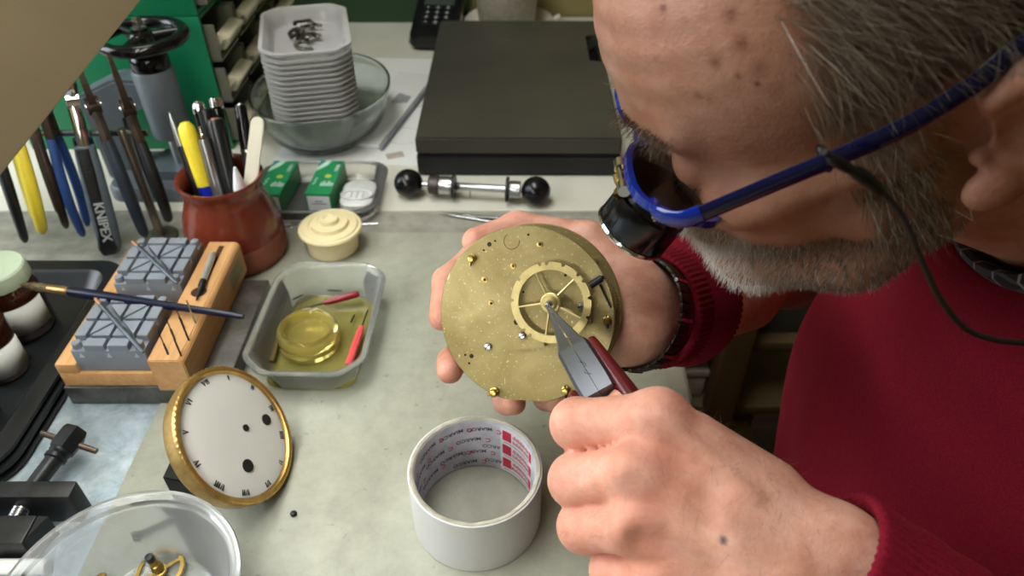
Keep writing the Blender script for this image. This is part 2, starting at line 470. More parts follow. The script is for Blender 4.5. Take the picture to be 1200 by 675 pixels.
bm = B(); lathe(bm, [(0, .026), (.008, .026), (.008, .058), (0, .058)], 20, MW); wpart('ram', bm, m_steel, root)
bm = B()
lathe(bm, [(.038 + .0062 * math.cos(a), .161 + .0062 * math.sin(a)) for a in [2 * PI * k / 14 for k in range(14)]], 56, MW, close=True)
for k in range(3):
    a = R(25 + 120 * k); tube(bm, [MW @ Vector((.008 * math.cos(a), .008 * math.sin(a), .160)), MW @ Vector((.036 * math.cos(a), .036 * math.sin(a), .161))], [.0058, .0042], 10)
lathe(bm, [(0, .150), (.012, .152), (.0125, .163), (.010, .166), (0, .166)], 24, MW)
hw = wpart('handwheel', bm, m_blackg, root)
bm = B(); lathe(bm, [(0, .166), (.008, .166), (.008, .170), (.0060, .1705), (.0055, .177), (.003, .180), (0, .180)], 6, MW); n_ = wpart('nut', bm, m_chrome, root, 20); n_.parent = hw

# ---------------------------------------------------------------- pliers rack and pliers
YR, ZR = .594, .115
root = empty('pliers_rack', (-.347, YR, 0), label='thin steel rack of post and rail on which the pliers hang', cat='tool rack')
m_rod = mat('brushed_rod_steel', '#8d8478', .3, .9, var=.15, scale=60, stretch=(1, 1, .1))
bm = B(); lathe(bm, [(0, .0013), (.0042, .0013), (.0042, .118), (.0036, .119), (0, .119)], 20, Matrix.Translation((-.347, YR, 0))); wpart('post', bm, m_rod, root)
bm = B(); lathe(bm, [(0, .0013), (.0042, .0013), (.0042, .118), (.0036, .119), (0, .119)], 20, Matrix.Translation((-.53, YR, 0))); wpart('post', bm, m_rod, root)
bm = B(); box(bm, (.205, .0022, .006), (-.4265, YR, ZR), bevel=.0006); wpart('rail', bm, m_steel, root)
for x in (-.347, -.53):
    bm = B(); lathe(bm, [(0, .0003), (.016, .0003), (.016, .003), (.014, .0042), (0, .0042)], 28, Matrix.Translation((x, YR, 0))); wpart('foot', bm, m_rod, root)

def pliers(x, az, tiltx, gripmat, metal, label, L=.115, jaw=.042, gr=.0062, spread=.013, curve=.012, dz=0.0, onegrip=None, ry=0.0):
    root = empty('pliers', (x, YR, ZR + .0035 + dz), (tiltx, ry, az), label, 'pliers', 'pliers hanging on the rack')
    # local plane: Y is fore-aft (front = -Y), Z up; rail runs through below the pivot
    bm = B()
    lathe(bm, [(0, -.0055), (.0075, -.0055), (.008, -.004), (.008, .004), (.0075, .0055), (0, .0055)], 24, Matrix.Translation((0, 0, .022)) @ Matrix.Rotation(PI / 2, 4, 'Y'))
    for s in (-1, 1):
        rings = []
        for (z, c, w_, d_) in ((.018, .003, .008, .007), (.030, .0042, .0085, .0062), (.030 + jaw * .5, .0036, .0058, .005), (.030 + jaw, .0020, .0030, .003)):
            rings.append([Vector((q[0] , s * c + q[1], z)) for q in ((-d_ / 2, -w_ / 2 * .9), (d_ / 2, -w_ / 2 * .9), (d_ / 2, w_ / 2 * .9), (-d_ / 2, w_ / 2 * .9))])
        loft(bm, rings)
        tube(bm, smooth_path([(0, s * .002, .026), (0, s * .0065, .012), (0, s * spread, -.004), (0, s * (spread + .001), -.014)], 5), .0042, 8, flat=(1, .8))
    obj('jaws', bm, metal, root, 35)
    bm = B(); lathe(bm, [(0, -.0066), (.0032, -.0066), (.0034, -.005), (.0034, .005), (.0032, .0066), (0, .0066)], 16, Matrix.Translation((0, 0, .022)) @ Matrix.Rotation(PI / 2, 4, 'Y')); obj('rivet', bm, m_steel, root)
    for s in (-1, 1):
        bm = B()
        pts = smooth_path([(0, s * spread, -.006), (0, s * (spread + curve * .55), -.006 - L * .33), (0, s * (spread + curve * .7), -.006 - L * .66), (0, s * (spread + curve * .2), -.006 - L)], 6)
        n = len(pts); rad = [gr * (.78 + .26 * math.sin(PI * min(1, .15 + .8 * i / (n - 1)))) * (1 if i < n - 1 else .75) for i in range(n)]
        e_ = pts[-1] + (pts[-1] - pts[-2]).normalized() * gr * .45
        tube(bm, pts + [e_], rad + [gr * .35], 14, flat=(1.0, 1.15))
        g_ = gripmat if (onegrip is None or s < 0) else onegrip
        obj('grip', bm, g_, root, 60)
    return root
m_yel = mat('yellow_vinyl', '#e6cf3c', .35, var=.06, scale=40)
m_blue = mat('blue_vinyl', '#2a4a86', .42, var=.12, scale=40)
m_navyd = mat('dark_slate_vinyl', '#26303b', .42, var=.15, scale=50)
m_bk = mat('black_vinyl', '#15171a', .45, var=.15)
pliers(-.4640, R(36), R(-2), m_bk, m_osteel, 'dark old pliers at the far end of the rack, behind the yellow grip', L=.10, gr=.0045, ry=R(8))
pliers(-.4430, R(36), R(-4), m_yel, m_osteel, 'pliers with curved yellow vinyl grips hanging on the rack', L=.088, gr=.0058, curve=.016, ry=R(9))
pliers(-.4250, R(36), R(-3), m_osteel, m_osteel, 'bare brown steel pliers between the yellow and blue ones', L=.085, gr=.0040, ry=R(6))
pliers(-.4095, R(14), R(-5), m_blue, m_osteel, 'pliers with slim blue vinyl grips hanging on the rack', L=.096, gr=.0042, spread=.008, ry=R(3))
pliers(-.3635, R(32), R(-6), m_navyd, m_osteel, 'pliers with dark slate grips, next to the lettered black pair', L=.095, gr=.0055)
pliers(-.3345, R(32), R(6), m_bk, m_osteel, 'black gripped pliers at the near end of the rack, by the post', L=.085, gr=.0045, curve=.024)
# the pair with two-component lettered grips
root = empty('pliers', (-.3835, YR, ZR + .004), (R(-7), R(7), R(30)), 'pliers with wide black and grey grips lettered KNIPEX', 'pliers', 'pliers hanging on the rack')
m_kgrey = mat('slate_grip_rubber', '#535d66', .5, var=.1)
bm = B()
for s in (-1, 1):
    tube(bm, smooth_path([(0, s * .002, .072), (.001, s * .004, .04), (0, s * .003, .024), (0, s * .009, .004), (0, s * .012, -.016)], 5), [.0022] * 5 + [.0045] * 16, 10, flat=(1.2, .8))
lathe(bm, [(0, -.006), (.008, -.005), (.008, .005), (0, .006)], 22, Matrix.Translation((0, 0, .026)) @ Matrix.Rotation(PI / 2, 4, 'Y'))
obj('jaws', bm, m_chrome, root, 35)
for s in (-1, 1):
    rings = []
    for (z, w_, d_, off) in ((-.012, .016, .010, 0), (-.03, .019, .0125, .001), (-.06, .0205, .013, .003), (-.09, .0205, .0125, .004), (-.108, .019, .012, .003), (-.116, .014, .009, .002)):
        rings.append([Vector((v.x, s * (.0125 + off * 1.5) + v.y, z)) for v in rrect(w_, d_, .0045, 4)])
    bm = B(); loft(bm, rings); g_ = obj('grip', bm, m_kgrey, root, 40)
    rings = []
    for (z, w_, d_, off) in ((-.013, .0125, .010, 0), (-.03, .013, .0125, .001), (-.06, .0125, .013, .003), (-.09, .0125, .0125, .004), (-.109, .017, .0122, .003), (-.1165, .013, .0085, .002)):
        rings.append([Vector((v.x - .002, s * (.0128 + off * 1.5) + v.y, z)) for v in rrect(w_, d_ + .0012, .004, 4)])
    bm = B(); loft(bm, rings)
    if s < 0:
        for k in range(7): box(bm, (.008, .0012, .0011), (-.002, -.0205 - .0008, -.030 - k * .0028), bevel=.0004)
    p_ = obj('grip_panel', bm, m_bk, g_, 40)
    if s < 0:
        Mt = Matrix(((0, 1, 0, -.0015), (0, 0, -1, -.0262), (-1, 0, 0, -.080), (0, 0, 0, 1)))
        Mt = Matrix.Translation((0, 0, 0)) @ Mt
        bm = text_bm('KNIPEX', .0115, .0014, Mt, bold=.0002); obj('lettering', bm, mat('pale_grey_print', '#aeb6bb', .5), g_, 0)

# ---------------------------------------------------------------- terracotta pot with pens
PX, PY = -.2597, .566
root = empty('terracotta_pot', (PX, PY, .0013), label='half-glazed brown terracotta pot full of pens and markers', cat='pot')
def m_terra():
    t = NT('half_glazed_terracotta')
    sx = t.n('ShaderNodeSeparateXYZ'); t.l(t.tc(), sx.inputs[0]); f = t.noise(30, 3)
    z = t.math('ADD', sx.outputs['Z'], t.math('MULTIPLY', t.math('SUBTRACT', f, .5), .006))
    gl = t.n('ShaderNodeMapRange'); gl.inputs[1].default_value = .0285; gl.inputs[2].default_value = .0300; t.l(z, gl.inputs[0])
    c = t.mix(gl.outputs[0], t.ramp(f, [(.3, lin('#7d4634')), (.7, lin('#935541'))]), t.ramp(f, [(.3, lin('#652a1c')), (.7, lin('#7a3524'))]))
    r = t.n('ShaderNodeMapRange'); r.inputs[3].default_value = .75; r.inputs[4].default_value = .2; t.l(gl.outputs[0], r.inputs[0])
    t.set(Base_Color=c, Roughness=r.outputs[0]); return t.m
bm = B()
lathe(bm, [(0, 0), (.039, 0), (.0425, .004), (.0445, .012), (.0445, .030), (.0415, .048), (.0355, .066), (.0340, .074), (.0352, .080), (.0372, .084), (.0378, .0862), (.0372, .0880), (.0352, .0876), (.0325, .083), (.0315, .074), (.033, .064), (.038, .046), (.0405, .030), (.0405, .010), (.038, .006), (0, .006)], 72)
obj('pot_body', bm, m_terra(), root, 60)
def pen(top, dep, rim, segs, name, label, cat, zend=.012, n=16):
    T = C(top[0], top[1], dep); Q = P(rim[0], rim[1], .086)
    d = (Q - T).normalized(); L = (T.z - zend) / -d.z
    # the foot of the pen inside the pot
    ex, ey = Q.x - PX, Q.y - PY; k_ = .80; q = math.hypot(ex, ey) * k_; k_ *= min(1, .0245 / max(q, 1e-6))
    E = Vector((PX + ex * k_, PY + ey * k_, zend))
    M = frame(T, E - T, (1, 0, 0)); Lt = (E - T).length
    root = empty(name, T, M.to_3x3(), label, cat, 'pens and markers in the pot')
    for nm, m_, prof in segs:
        bm = B(); lathe(bm, [(r, (Lt + z if z < 0 else z)) for r, z in prof], n); obj(nm, bm, m_, root, 35)
    return root, Lt
m_ink = mat('royal_blue_plastic', '#1d2fc0', .3); m_silver = mat('satin_silver', '#a8a9ab', .3, .9, var=.05); m_darkb = mat('soft_black_barrel', '#1b1c1f', .3, var=.1)
m_ylw = mat('yellow_barrel', '#efd93a', .35, var=.05)
E_ = .0004
pen((198, 131), .645, (228, 222), [('tip', m_silver, [(0, 0), (.0006, .001), (.0022, .010), (.0034, .022), (.0034, .030), (0, .030)]), ('barrel', m_darkb, [(0, .030), (.0042, .030), (.0042, -.001), (0, -.001)])], 'ballpoint_pen', 'slim black ballpoint with silver tip pointing up, nearest the press', 'pen')
pen((216, 142), .640, (238, 224), [('barrel', m_ylw, [(0, 0), (.004, .0012), (.0068, .005), (.0078, .012), (.0068, .058), (0, .058)]), ('cap', m_ink, [(0, .058), (.0066, .058), (.0058, .085), (.004, -.002), (0, -.001)])], 'ballpoint_pen', 'thick yellow pen with blue lower end in the pot', 'pen')
r_, L_ = pen((234, 148), .642, (252, 226), [('button', m_chrome, [(0, 0), (.0018, .0006), (.002, .006), (.0028, .007), (.0028, .010), (0, .010)]), ('barrel', m_silver, [(0, .010), (.0048, .011), (.0055, .016), (.0055, .080), (.003, -.002), (0, -.001)])], 'ballpoint_pen', 'silver click pen beside the yellow pen', 'pen')
bm = B(); box(bm, (.003, .0012, .04), (0, -.0072, .036), bevel=.0005); box(bm, (.003, .003, .003), (0, -.006, .017), bevel=.0005); obj('clip', bm, m_chrome, r_)
m_cop = mat('copper_dot', '#c98a66', .4, .3)
pen((251, 138), .645, (270, 224), [('end_plug', m_cop, [(0, -.0 + .0), (.003, .0002), (.0034, .002), (0, .002)]), ('barrel', m_darkb, [(0, .0012), (.0062, .0012), (.0075, .004), (.0075, .075), (0, .075)]), ('grip', mat('ribbed_grey_black', '#3a3d42', .4), [(0, .075), (.0070, .075)] + [(.0070 + (.0004 if k % 2 else 0), .076 + k * .0015) for k in range(16)] + [(.006, -.002), (0, -.001)])], 'marker_pen', 'fat black marker with a copper coloured dot on its end', 'marker')
pen((240, 128), .668, (257, 216), [('end_cap', m_dsteel, [(0, .001), (.0045, .001), (.005, 0), (.0062, .001), (.0064, .004), (0, .004)]), ('barrel', m_darkb, [(0, .004), (.0064, .004), (.0062, .09), (.006, -.001), (0, -.001)])], 'marker_pen', 'black marker with a sunken grey end behind the copper-dotted one', 'marker')
r_, L_ = pen((231, 118), .680, (246, 211), [('cap', m_chrome, [(0, 0), (.0035, .0008), (.0056, .004), (.0060, .009), (.0056, .012), (0, .012)]), ('barrel', m_blackg, [(0, .012), (.0054, .012), (.0056, .08), (.004, -.001), (0, -.001)])], 'fountain_pen', 'black pen with a rounded chrome end, behind the silver click pen', 'pen')
bm = B(); box(bm, (.003, .0012, .035), (0, -.0074, .026), bevel=.0005); box(bm, (.003, .003, .003), (0, -.006, .009), bevel=.0005); obj('clip', bm, m_chrome, r_)
pen((252, 114), .690, (266, 211), [('cap', m_chrome, [(0, 0), (.0045, .0006)] + [(.0058 + (.0004 if k % 2 else 0), .0015 + .0012 * k) for k in range(8)] + [(0, .0115)]), ('barrel', m_blackg, [(0, .0115), (.0054, .0115), (.0056, .08), (.004, -.001), (0, -.001)])], 'fountain_pen', 'black pen with a ribbed chrome end, farthest back in the pot', 'pen')
pen((281, 121), .655, (299, 214), [('crown', m_chrome, [(0, .0006), (.002, 0), (.0026, .001), (0, .001)]), ('cap', m_blackg, [(0, .001), (.004, .001), (.0052, .004), (.0056, .040), (0, .040)]), ('ring', m_chrome, [(0, .040), (.0059, .040), (.0059, .043), (0, .043)]), ('barrel', mat('smoky_barrel', '#3c3a39', .25), [(0, .043), (.0054, .043), (.0056, .09), (.004, -.001), (0, -.001)])], 'fountain_pen', 'glossy black pen with chrome ring standing at the right of the pot', 'pen')
# flat white plastic spatula
T = C(303, 137, .650); Q = P(295, 205, .086); M = frame(T, Q - T, (1, .25, 0))
root = empty('plastic_spatula', T, M.to_3x3(), 'flat off-white plastic spatula with rounded end in the pot', 'spatula', 'pens and markers in the pot')
bm = B(); prism(bm, [(-.0058, .006), (-.0048, .002), (-.002, 0), (.002, 0), (.0048, .002), (.0058, .006), (.0058, .098), (-.0058, .098)], -.0035, .0035, M=Matrix(((1, 0, 0, 0), (0, 0, 1, 0), (0, 1, 0, 0), (0, 0, 0, 1))), bevel=.0008)
obj('blade', bm, mat('off_white_plastic', '#dfdccb', .4, var=.03), root, 30)
pen((275, 195), .640, (288, 224), [('cap', mat('white_glossy_plastic', '#e4e8ee', .2, var=.02), [(0, 0), (.0012, .001), (.003, .008), (.0055, .02), (.0062, .032), (.006, .08), (0, -.001)])], 'marker_pen', 'white marker with a pointed cap, sunk low in the pot', 'marker')

# ---------------------------------------------------------------- clear food tubs: one shape, many uses
def tub_bm(w, d, h, t=.0011, ch=.016, inset=.006, rim=.004, nribs=0):
    """octagonal-cornered tub, rim at z=h"""
    def ring(w_, d_, z, c):
        a, b = w_ / 2, d_ / 2
        pts = [(a, -b + c), (a, b - c), (a - c, b), (-a + c, b), (-a, b - c), (-a, -b + c), (-a + c, -b), (a - c, -b)]
        out = []
        n = len(pts)                       # round the 8 corners a little
        for i in range(n):
            p0, p1, p2 = Vector(pts[i - 1]), Vector(pts[i]), Vector(pts[(i + 1) % n])
            u, v = (p0 - p1), (p2 - p1); k = min(.3 * c, u.length * .4, v.length * .4)
            q0, q1 = p1 + u.normalized() * k, p1 + v.normalized() * k
            out += [Vector((*q0, z)), Vector((*((q0 + q1 + p1) / 3), z)), Vector((*q1, z))]
        return out
    i2 = 2 * inset
    rs = [ring(w - i2 - .006, d - i2 - .006, 0, ch - .003), ring(w - i2, d - i2, .003, ch - .001)]
    rs += [ring(w - .003 - i2 * (1 - k), d - .003 - i2 * (1 - k), .003 + (h - .006) * k, ch) for k in (.5, 1.0)]
    rs += [ring(w + 2 * rim, d + 2 * rim, h - .002, ch + .001), ring(w + 2 * rim, d + 2 * rim, h, ch + .001), ring(w, d, h, ch), ring(w - .003 - 2 * t, d - .003 - 2 * t, h - .003, ch)]
    rs += [ring(w - .003 - 2 * t - i2 * (1 - k), d - .003 - 2 * t - i2 * (1 - k), .003 + (h - .006) * k, ch) for k in (.5,)]
    rs += [ring(w - i2 - 2 * t, d - i2 - 2 * t, .004, ch - .001), ring(w - i2 - .006 - 2 * t, d - i2 - .006 - 2 * t, t, ch - .003)]
    bm = B(); loft(bm, rs); return bm
m_tub = plastic_clear('clear_tub_plastic', '#f8fbfa', haze=.14)
m_tubs = plastic_clear('milky_tub_plastic', '#ffffff', haze=.6)
# stack of tubs in the glass bowl
BX, BY = -.228, .806
z = .010
first = None
ntub = 13
for k in range(ntub):
    a = R(13 + random.uniform(-.3, .3))
    lab = 'clear plastic tub nested inside the tall stack in the glass bowl'
    if first is None:
        first = obj('plastic_tub', tub_bm(.086, .134, .042, t=.0005, inset=.011), m_tubs, None, 40)
        o = first
    else:
        o = first.copy(); link(o)
    o.location = (BX + random.uniform(-.0002, .0002), BY + random.uniform(-.0002, .0002), z); o.rotation_euler = (0, 0, a)
    tag(o, lab, 'plastic tub', 'stack of clear plastic tubs')
    z += .0058
ztop = z - .0058 + .042 - .0095
o = obj('plastic_tub', tub_bm(.088, .136, .0180, t=.0005, inset=.005), m_tubs, None, 40); o.location = (BX, BY, ztop); o.rotation_euler = (0, 0, R(13))
tag(o, 'shallow clear tub on top of the tall stack, holding watch bracelet links', 'plastic tub')
# bracelet bits in the top tub
m_link = mat('tarnished_links', '#5b564c', .35, .8, var=.3, scale=200); m_lsil = mat('silver_links', '#a8a496', .3, .8, var=.2, scale=200)
for i in range(9):
    x, y = BX - .004 + random.uniform(-.016, .016), BY + .012 + random.uniform(-.026, .024); a = random.uniform(0, PI)
    root = empty('watch_bracelet', (x, y, ztop + .0030 + .0035 * (i % 3)), (0, 0, a), 'tangled metal watch bracelet piece in the topmost tub', 'watch bracelet', 'bracelet pieces in the top tub')
    bm = B(); n = random.randint(8, 12); rad = random.uniform(.008, .013)
    for k in range(n):
        t_ = R(200) * k / n; p = Vector((rad * math.cos(t_), rad * math.sin(t_) * .8, .0005 * math.sin(3 * t_)))
        box(bm, (.0045, .0022, .0030), M=Matrix.Translation(p) @ Matrix.Rotation(t_ + .3, 4, 'Z'), bevel=.0005)
    obj('links', bm, m_link if i % 3 else m_lsil, root)
    bm = B(); lathe(bm, [(0, 0), (.0035, 0), (.0040, .001), (.0035, .002), (0, .002)], 14, Matrix.Translation((rad, -.003, -.001))); obj('clasp', bm, m_lsil, root)
# glass bowl
m_glass = NT('clear_glass'); m_glass.set(Base_Color=lin('#e6efea'), Roughness=.03, Transmission_Weight=1.0, IOR=1.45); m_glass = m_glass.m
bm = B()
def oval(a, r, z): return r * (1.0 / math.sqrt((math.cos(a) / .92) ** 2 + (math.sin(a) / 1.12) ** 2))
lathe(bm, [(0, .0008), (.058, .0008), (.066, .003), (.076, .016), (.083, .034), (.0865, .050), (.0885, .0535), (.0875, .0560), (.0850, .0552), (.0815, .036), (.074, .0185), (.064, .0070), (.056, .0052), (0, .0052)], 72, Matrix.Translation((0, 0, 0)), rfun=oval)
o = obj('glass_bowl', bm, m_glass, None, 60); o.location = (BX + .003, BY + .014, .001); tag(o, 'oval clear glass bowl holding the tall stack of plastic tubs', 'bowl')

# ---------------------------------------------------------------- papers on the desk
m_paper = mat('white_paper', '#dcdedd', .7, var=.02, scale=8)
root = empty('paper_sheet', (-.16, .88, .0013), (0, 0, R(-3)), 'large white paper sheet on the desk under the glass bowl', 'paper')
bm = B(); box(bm, (.21, .297, .0004)); obj('sheet', bm, m_paper, root, 0)
m_pencil = mat('grey_print', '#a6a8ac', .7)
bm = B()
for (cx, cy, rr, a0, a1) in ((.045, -.03, .028, -60, 110), (.05, -.02, .045, 100, 150), (.035, -.08, .02, 0, 360)):
    pts = [Vector((cx + rr * math.cos(R(a)), cy + rr * math.sin(R(a)), .0003)) for a in np.linspace(a0, a1, 30)]
    tube(bm, pts, .0003, 4)
for k in range(6): box(bm, (.03, .0005, .0002), (.055, .03 - k * .006, .0003))
obj('drawing', bm, m_pencil, root, 0)
root = empty('paper_booklet', (-.155, .868, .0018), (0, 0, R(-14)), 'white booklet with grey spine lying beside the glass bowl', 'booklet')
bm = B(); box(bm, (.05, .20, .005), (0, 0, .0027), bevel=.001); obj('pages', bm, m_paper, root)
bm = B(); box(bm, (.004, .205, .0062), (.0285, 0, .0032), bevel=.001); obj('spine', bm, mat('grey_spine', '#8e9096', .5), root)
bm = B()
for k in range(5): box(bm, (.002, .030 - .003 * k, .0002), (.001 + .004 * k, .02, .0064))
obj('print', bm, mat('grey_print2', '#8a8c90', .7), root, 0)
o = obj('paper_scrap', box(B(), (.020, .012, .0004)), mat('tan_scrap', '#b5ada4', .7), None, 0, loc=(-.135, .752, .0019), rot=(0, 0, R(20)))
tag(o, 'small tan paper scrap on the sheet near the black case', 'paper scrap')

# ---------------------------------------------------------------- black case
root = empty('black_case', (.008, .88, .0013), (0, 0, R(-.3)), 'large flat black plastic case lying on the desk behind the steel tool', 'case')
m_case = NT('case_grain'); f_ = m_case.noise(9, 3); g_ = m_case.noise(700, 2); k_ = m_case.noise(40, 3, .5, 2)
cc = m_case.ramp(f_, [(.3, lin('#35332c')), (.7, lin('#403e35'))]); cc = m_case.mix(m_case.ramp(k_, [(.70, (0, 0, 0)), (.78, (.35,) * 3)]), cc, lin('#77756b'))
m_case.set(Base_Color=cc, Roughness=.5, Normal=m_case.bump(g_, .25, .0004)); m_case = m_case.m
W_, D_, H_ = .222, .345, .0465
outer = [(-W_ / 2, -D_ / 2), (W_ / 2, -D_ / 2), (W_ / 2, .03), (W_ / 2 - .022, .03), (W_ / 2 - .022, .118), (W_ / 2, .118), (W_ / 2, D_ / 2), (-W_ / 2, D_ / 2)]
bm = B(); prism(bm, outer, .0265, H_, bevel=.0022); obj('lid', bm, m_case, root, 30)
bm = B(); prism(bm, outer, 0, .0255, bevel=.0022); obj('tray_half', bm, mat('case_black', '#17181a', .45, var=.08, bump=.2, bscale=600), root, 30)
bm = B(); tube(bm, smooth_path([(W_ / 2 - .004, .028, .026), (W_ / 2 - .002, .034, .026), (W_ / 2 - .002, .114, .026), (W_ / 2 - .004, .12, .026)], 4), .006, 10, flat=(1, .7)); obj('handle', bm, m_black, root)
bm = B()
for x in (-.07, .07): box(bm, (.022, .004, .018), (x, -D_ / 2 - .0015, .026), bevel=.001)
bm2 = B(); box(bm2, (.003, .02, .016), (-W_ / 2 - .001, -.13, .026), bevel=.001); obj('hinge', bm2, m_black, root)
bm.free()

# ---------------------------------------------------------------- cordless phone in its cradle
root = empty('cordless_phone', (-.112, 1.115, .0013), (0, 0, R(-4)), 'black cordless telephone with white number keys in a white edged cradle', 'telephone')
bm = B(); loft(bm, [rrect(.078, .105, .012, 5, 0), rrect(.080, .107, .013, 5, .004), rrect(.076, .103, .012, 5, .013)]); obj('cradle', bm, m_white, root)
MP = Matrix.Translation((0, .0, .022)) @ Matrix.Rotation(R(14), 4, 'X')
bm = B(); loft(bm, [[MP @ v for v in r_] for r_ in (rrect(.066, .118, .014, 5, -.008), rrect(.074, .126, .016, 5, 0), rrect(.070, .122, .015, 5, .009), rrect(.058, .11, .012, 5, .0115))]); hs = obj('handset', bm, m_blackg, root)
bm = B()
for i in range(3):
    for j in range(4): box(bm, (.0125, .009, .0018), (-.015 + .015 * i, -.022 + .0125 * j, .0122), M=MP, bevel=.0006)
kp = obj('keypad', bm, m_black, hs)
bm = B(); ks = '*0#789456123'
for j in range(4):
    for i in range(3): text_bm(ks[j * 3 + i], .0085, .0004, MP @ Matrix.Translation((-.015 + .015 * i, -.022 + .0125 * j, .0133)), bm)
obj('key_numerals', bm, mat('white_print', '#d8dce2', .5), hs, 0)
bm = B(); box(bm, (.046, .024, .001), (0, .036, .0117), M=MP, bevel=.0004); obj('screen', bm, mat('grey_green_screen', '#3f4a40', .2), hs)

# ---------------------------------------------------------------- flower pot and saucer at the wall
root = empty('plant_saucer', (-.004, 1.128, .0013), label='white ceramic saucer under the cream pot by the wall', cat='saucer')
bm = B(); lathe(bm, [(0, 0), (.048, 0), (.062, .012), (.068, .020), (.066, .022), (.058, .012), (.046, .005), (0, .005)], 56); obj('dish', bm, mat('white_glaze', '#d9d5c8', .25, var=.04), root, 60)
bm = B(); tube(bm, smooth_path([(.058, 0, .012), (.072, 0, .020), (.076, 0, .026), (.068, 0, .0215)], 5), .0022, 8, flat=(1, 3)); obj('handle', bm, mat('white_glaze', '#d9d5c8'), root)
root = empty('flower_pot', (-.008, 1.128, .0065), label='speckled cream ceramic pot standing in the saucer behind the case', cat='pot')
bm = B(); lathe(bm, [(0, 0), (.038, 0), (.041, .002), (.049, .07), (.0515, .10), (.0525, .104), (.0505, .105), (.048, .099), (.044, .06), (.038, .006), (0, .006)], 56); obj('pot_body', bm, mat('speckled_cream', '#c4bfae', .5, var=.12, scale=150, bump=.1), root, 60)
bm = B(); lathe(bm, [(0, .088), (.044, .086), (.045, .09), (.02, .094), (0, .093)], 30); obj('soil', bm, mat('potting_soil', '#3a2c20', .95, var=.3, scale=90, bump=.6), root)

# ---------------------------------------------------------------- clamshell tray with two green boxes
m_clam = plastic_clear('thin_clear_pet', '#fefefe', haze=.02, rough=.08)
root = empty('clear_tray', (-.201, .661, .0013), label='clear plastic clamshell tray holding two green boxes', cat='tray')
bm = B(); rs = []
for (w_, d_, z) in ((.112, .078, .0), (.120, .086, .003), (.126, .092, .0155), (.136, .102, .016), (.136, .102, .0166), (.1255, .0915, .0166), (.119, .085, .0036), (.111, .077, .0006)):
    rs.append(rrect(w_, d_, .024, 6, z))
loft(bm, rs); obj('tray', bm, m_clam, root, 40)
bm = B()
loft(bm, [rrect(.034, .05, .012, 5, z, .040, -.004) for z in (.0008, .010)] + [rrect(.028, .044, .010, 5, .0125, .040, -.004)])
tube(bm, [Vector((.040 + .016 * math.cos(a), -.012 + .009 * math.sin(a), .0136)) for a in np.linspace(0, 2 * PI, 30)], .0011, 6)
for k in range(3): box(bm, (.0016, .011, .0012), (.034 + .006 * k, -.012, .0132), bevel=.0004)
obj('blister', bm, mat('white_blister', '#d6d9d8', .3, var=.03), root, 40)
m_bgreen = mat('green_carton', '#1f8a55', .4, var=.04); m_wlab = mat('white_carton', '#dfe3e8', .5, var=.02); m_lime = mat('lime_print', '#b9cf52', .5); m_pale = mat('pale_green_print', '#bfe0cd', .5); m_teal = mat('teal_print', '#3f8f92', .5)
def carton(x, y, rz, label):
    root = empty('small_carton', (x, y, .0026), (0, 0, rz), label, 'box', 'green cartons in the clear tray')
    w_, d_, h_ = .026, .066, .022
    bm = B(); box(bm, (w_, d_, h_), (0, 0, h_ / 2), bevel=.0006); c_ = obj('carton', bm, m_bgreen, root, 20)
    bm = B(); box(bm, (w_ - .003, .0004, h_ - .004), (0, -d_ / 2, h_ / 2 - .001)); obj('end_label', bm, m_wlab, c_, 0)
    bm = B()
    for k, ww in enumerate((.008, .014)): box(bm, (ww, .0003, .0009), (0, -d_ / 2 - .0003, h_ / 2 + .002 - k * .003))
    obj('end_print', bm, mat('slate_print', '#6d7390', .6), c_, 0)
    bm = B(); t_ = h_ + .0001
    prism(bm, [(-.0128, .010), (-.0035, .022), (.0005, .033), (-.0055, .033), (-.0128, .018)], h_ - .0002, t_ + .0001, None)
    prism(bm, [(.006, .014), (.0105, .014), (.0105, .029), (.006, .029)][:4], h_ - .0002, h_, None)
    # pale lettering-like marks
    for k, hh in enumerate((.009, .012, .008, .012, .009, .008)): box(bm, (.0016, hh * .8, .0003), (-.0005 + .0023 * k, -.018 + hh * .4, t_))
    for k in range(7): box(bm, (.0042 - .001 * (k % 2), .0011, .0003), (.0085, .012 + .0021 * k, t_))
    for k in range(4): box(bm, (.0016, .0024, .0003), (-.0088 + .0012 * (k % 2), -.014 + .0034 * k, t_))
    obj('pale_print', bm, m_pale, c_, 0)
    bm = B(); lathe(bm, [(0, t_ + .0003), (.0034, t_ + .0002), (.0034, t_ - .0002), (0, t_ - .0002)], 20, Matrix.Translation((.003, .001, 0))); obj('lime_spot', bm, m_lime, c_, 0)
    bm = B(); prism(bm, [(-.0128, .020), (-.0070, .0325), (-.0128, .0325)], h_ - .0002, t_ + .0002); obj('teal_corner', bm, m_teal, c_, 0)
carton(-.246, .667, R(-4), 'green carton half hidden behind the terracotta pot, in the clear tray')
carton(-.1955, .668, R(-3), 'green carton with white end label in the middle of the clear tray')

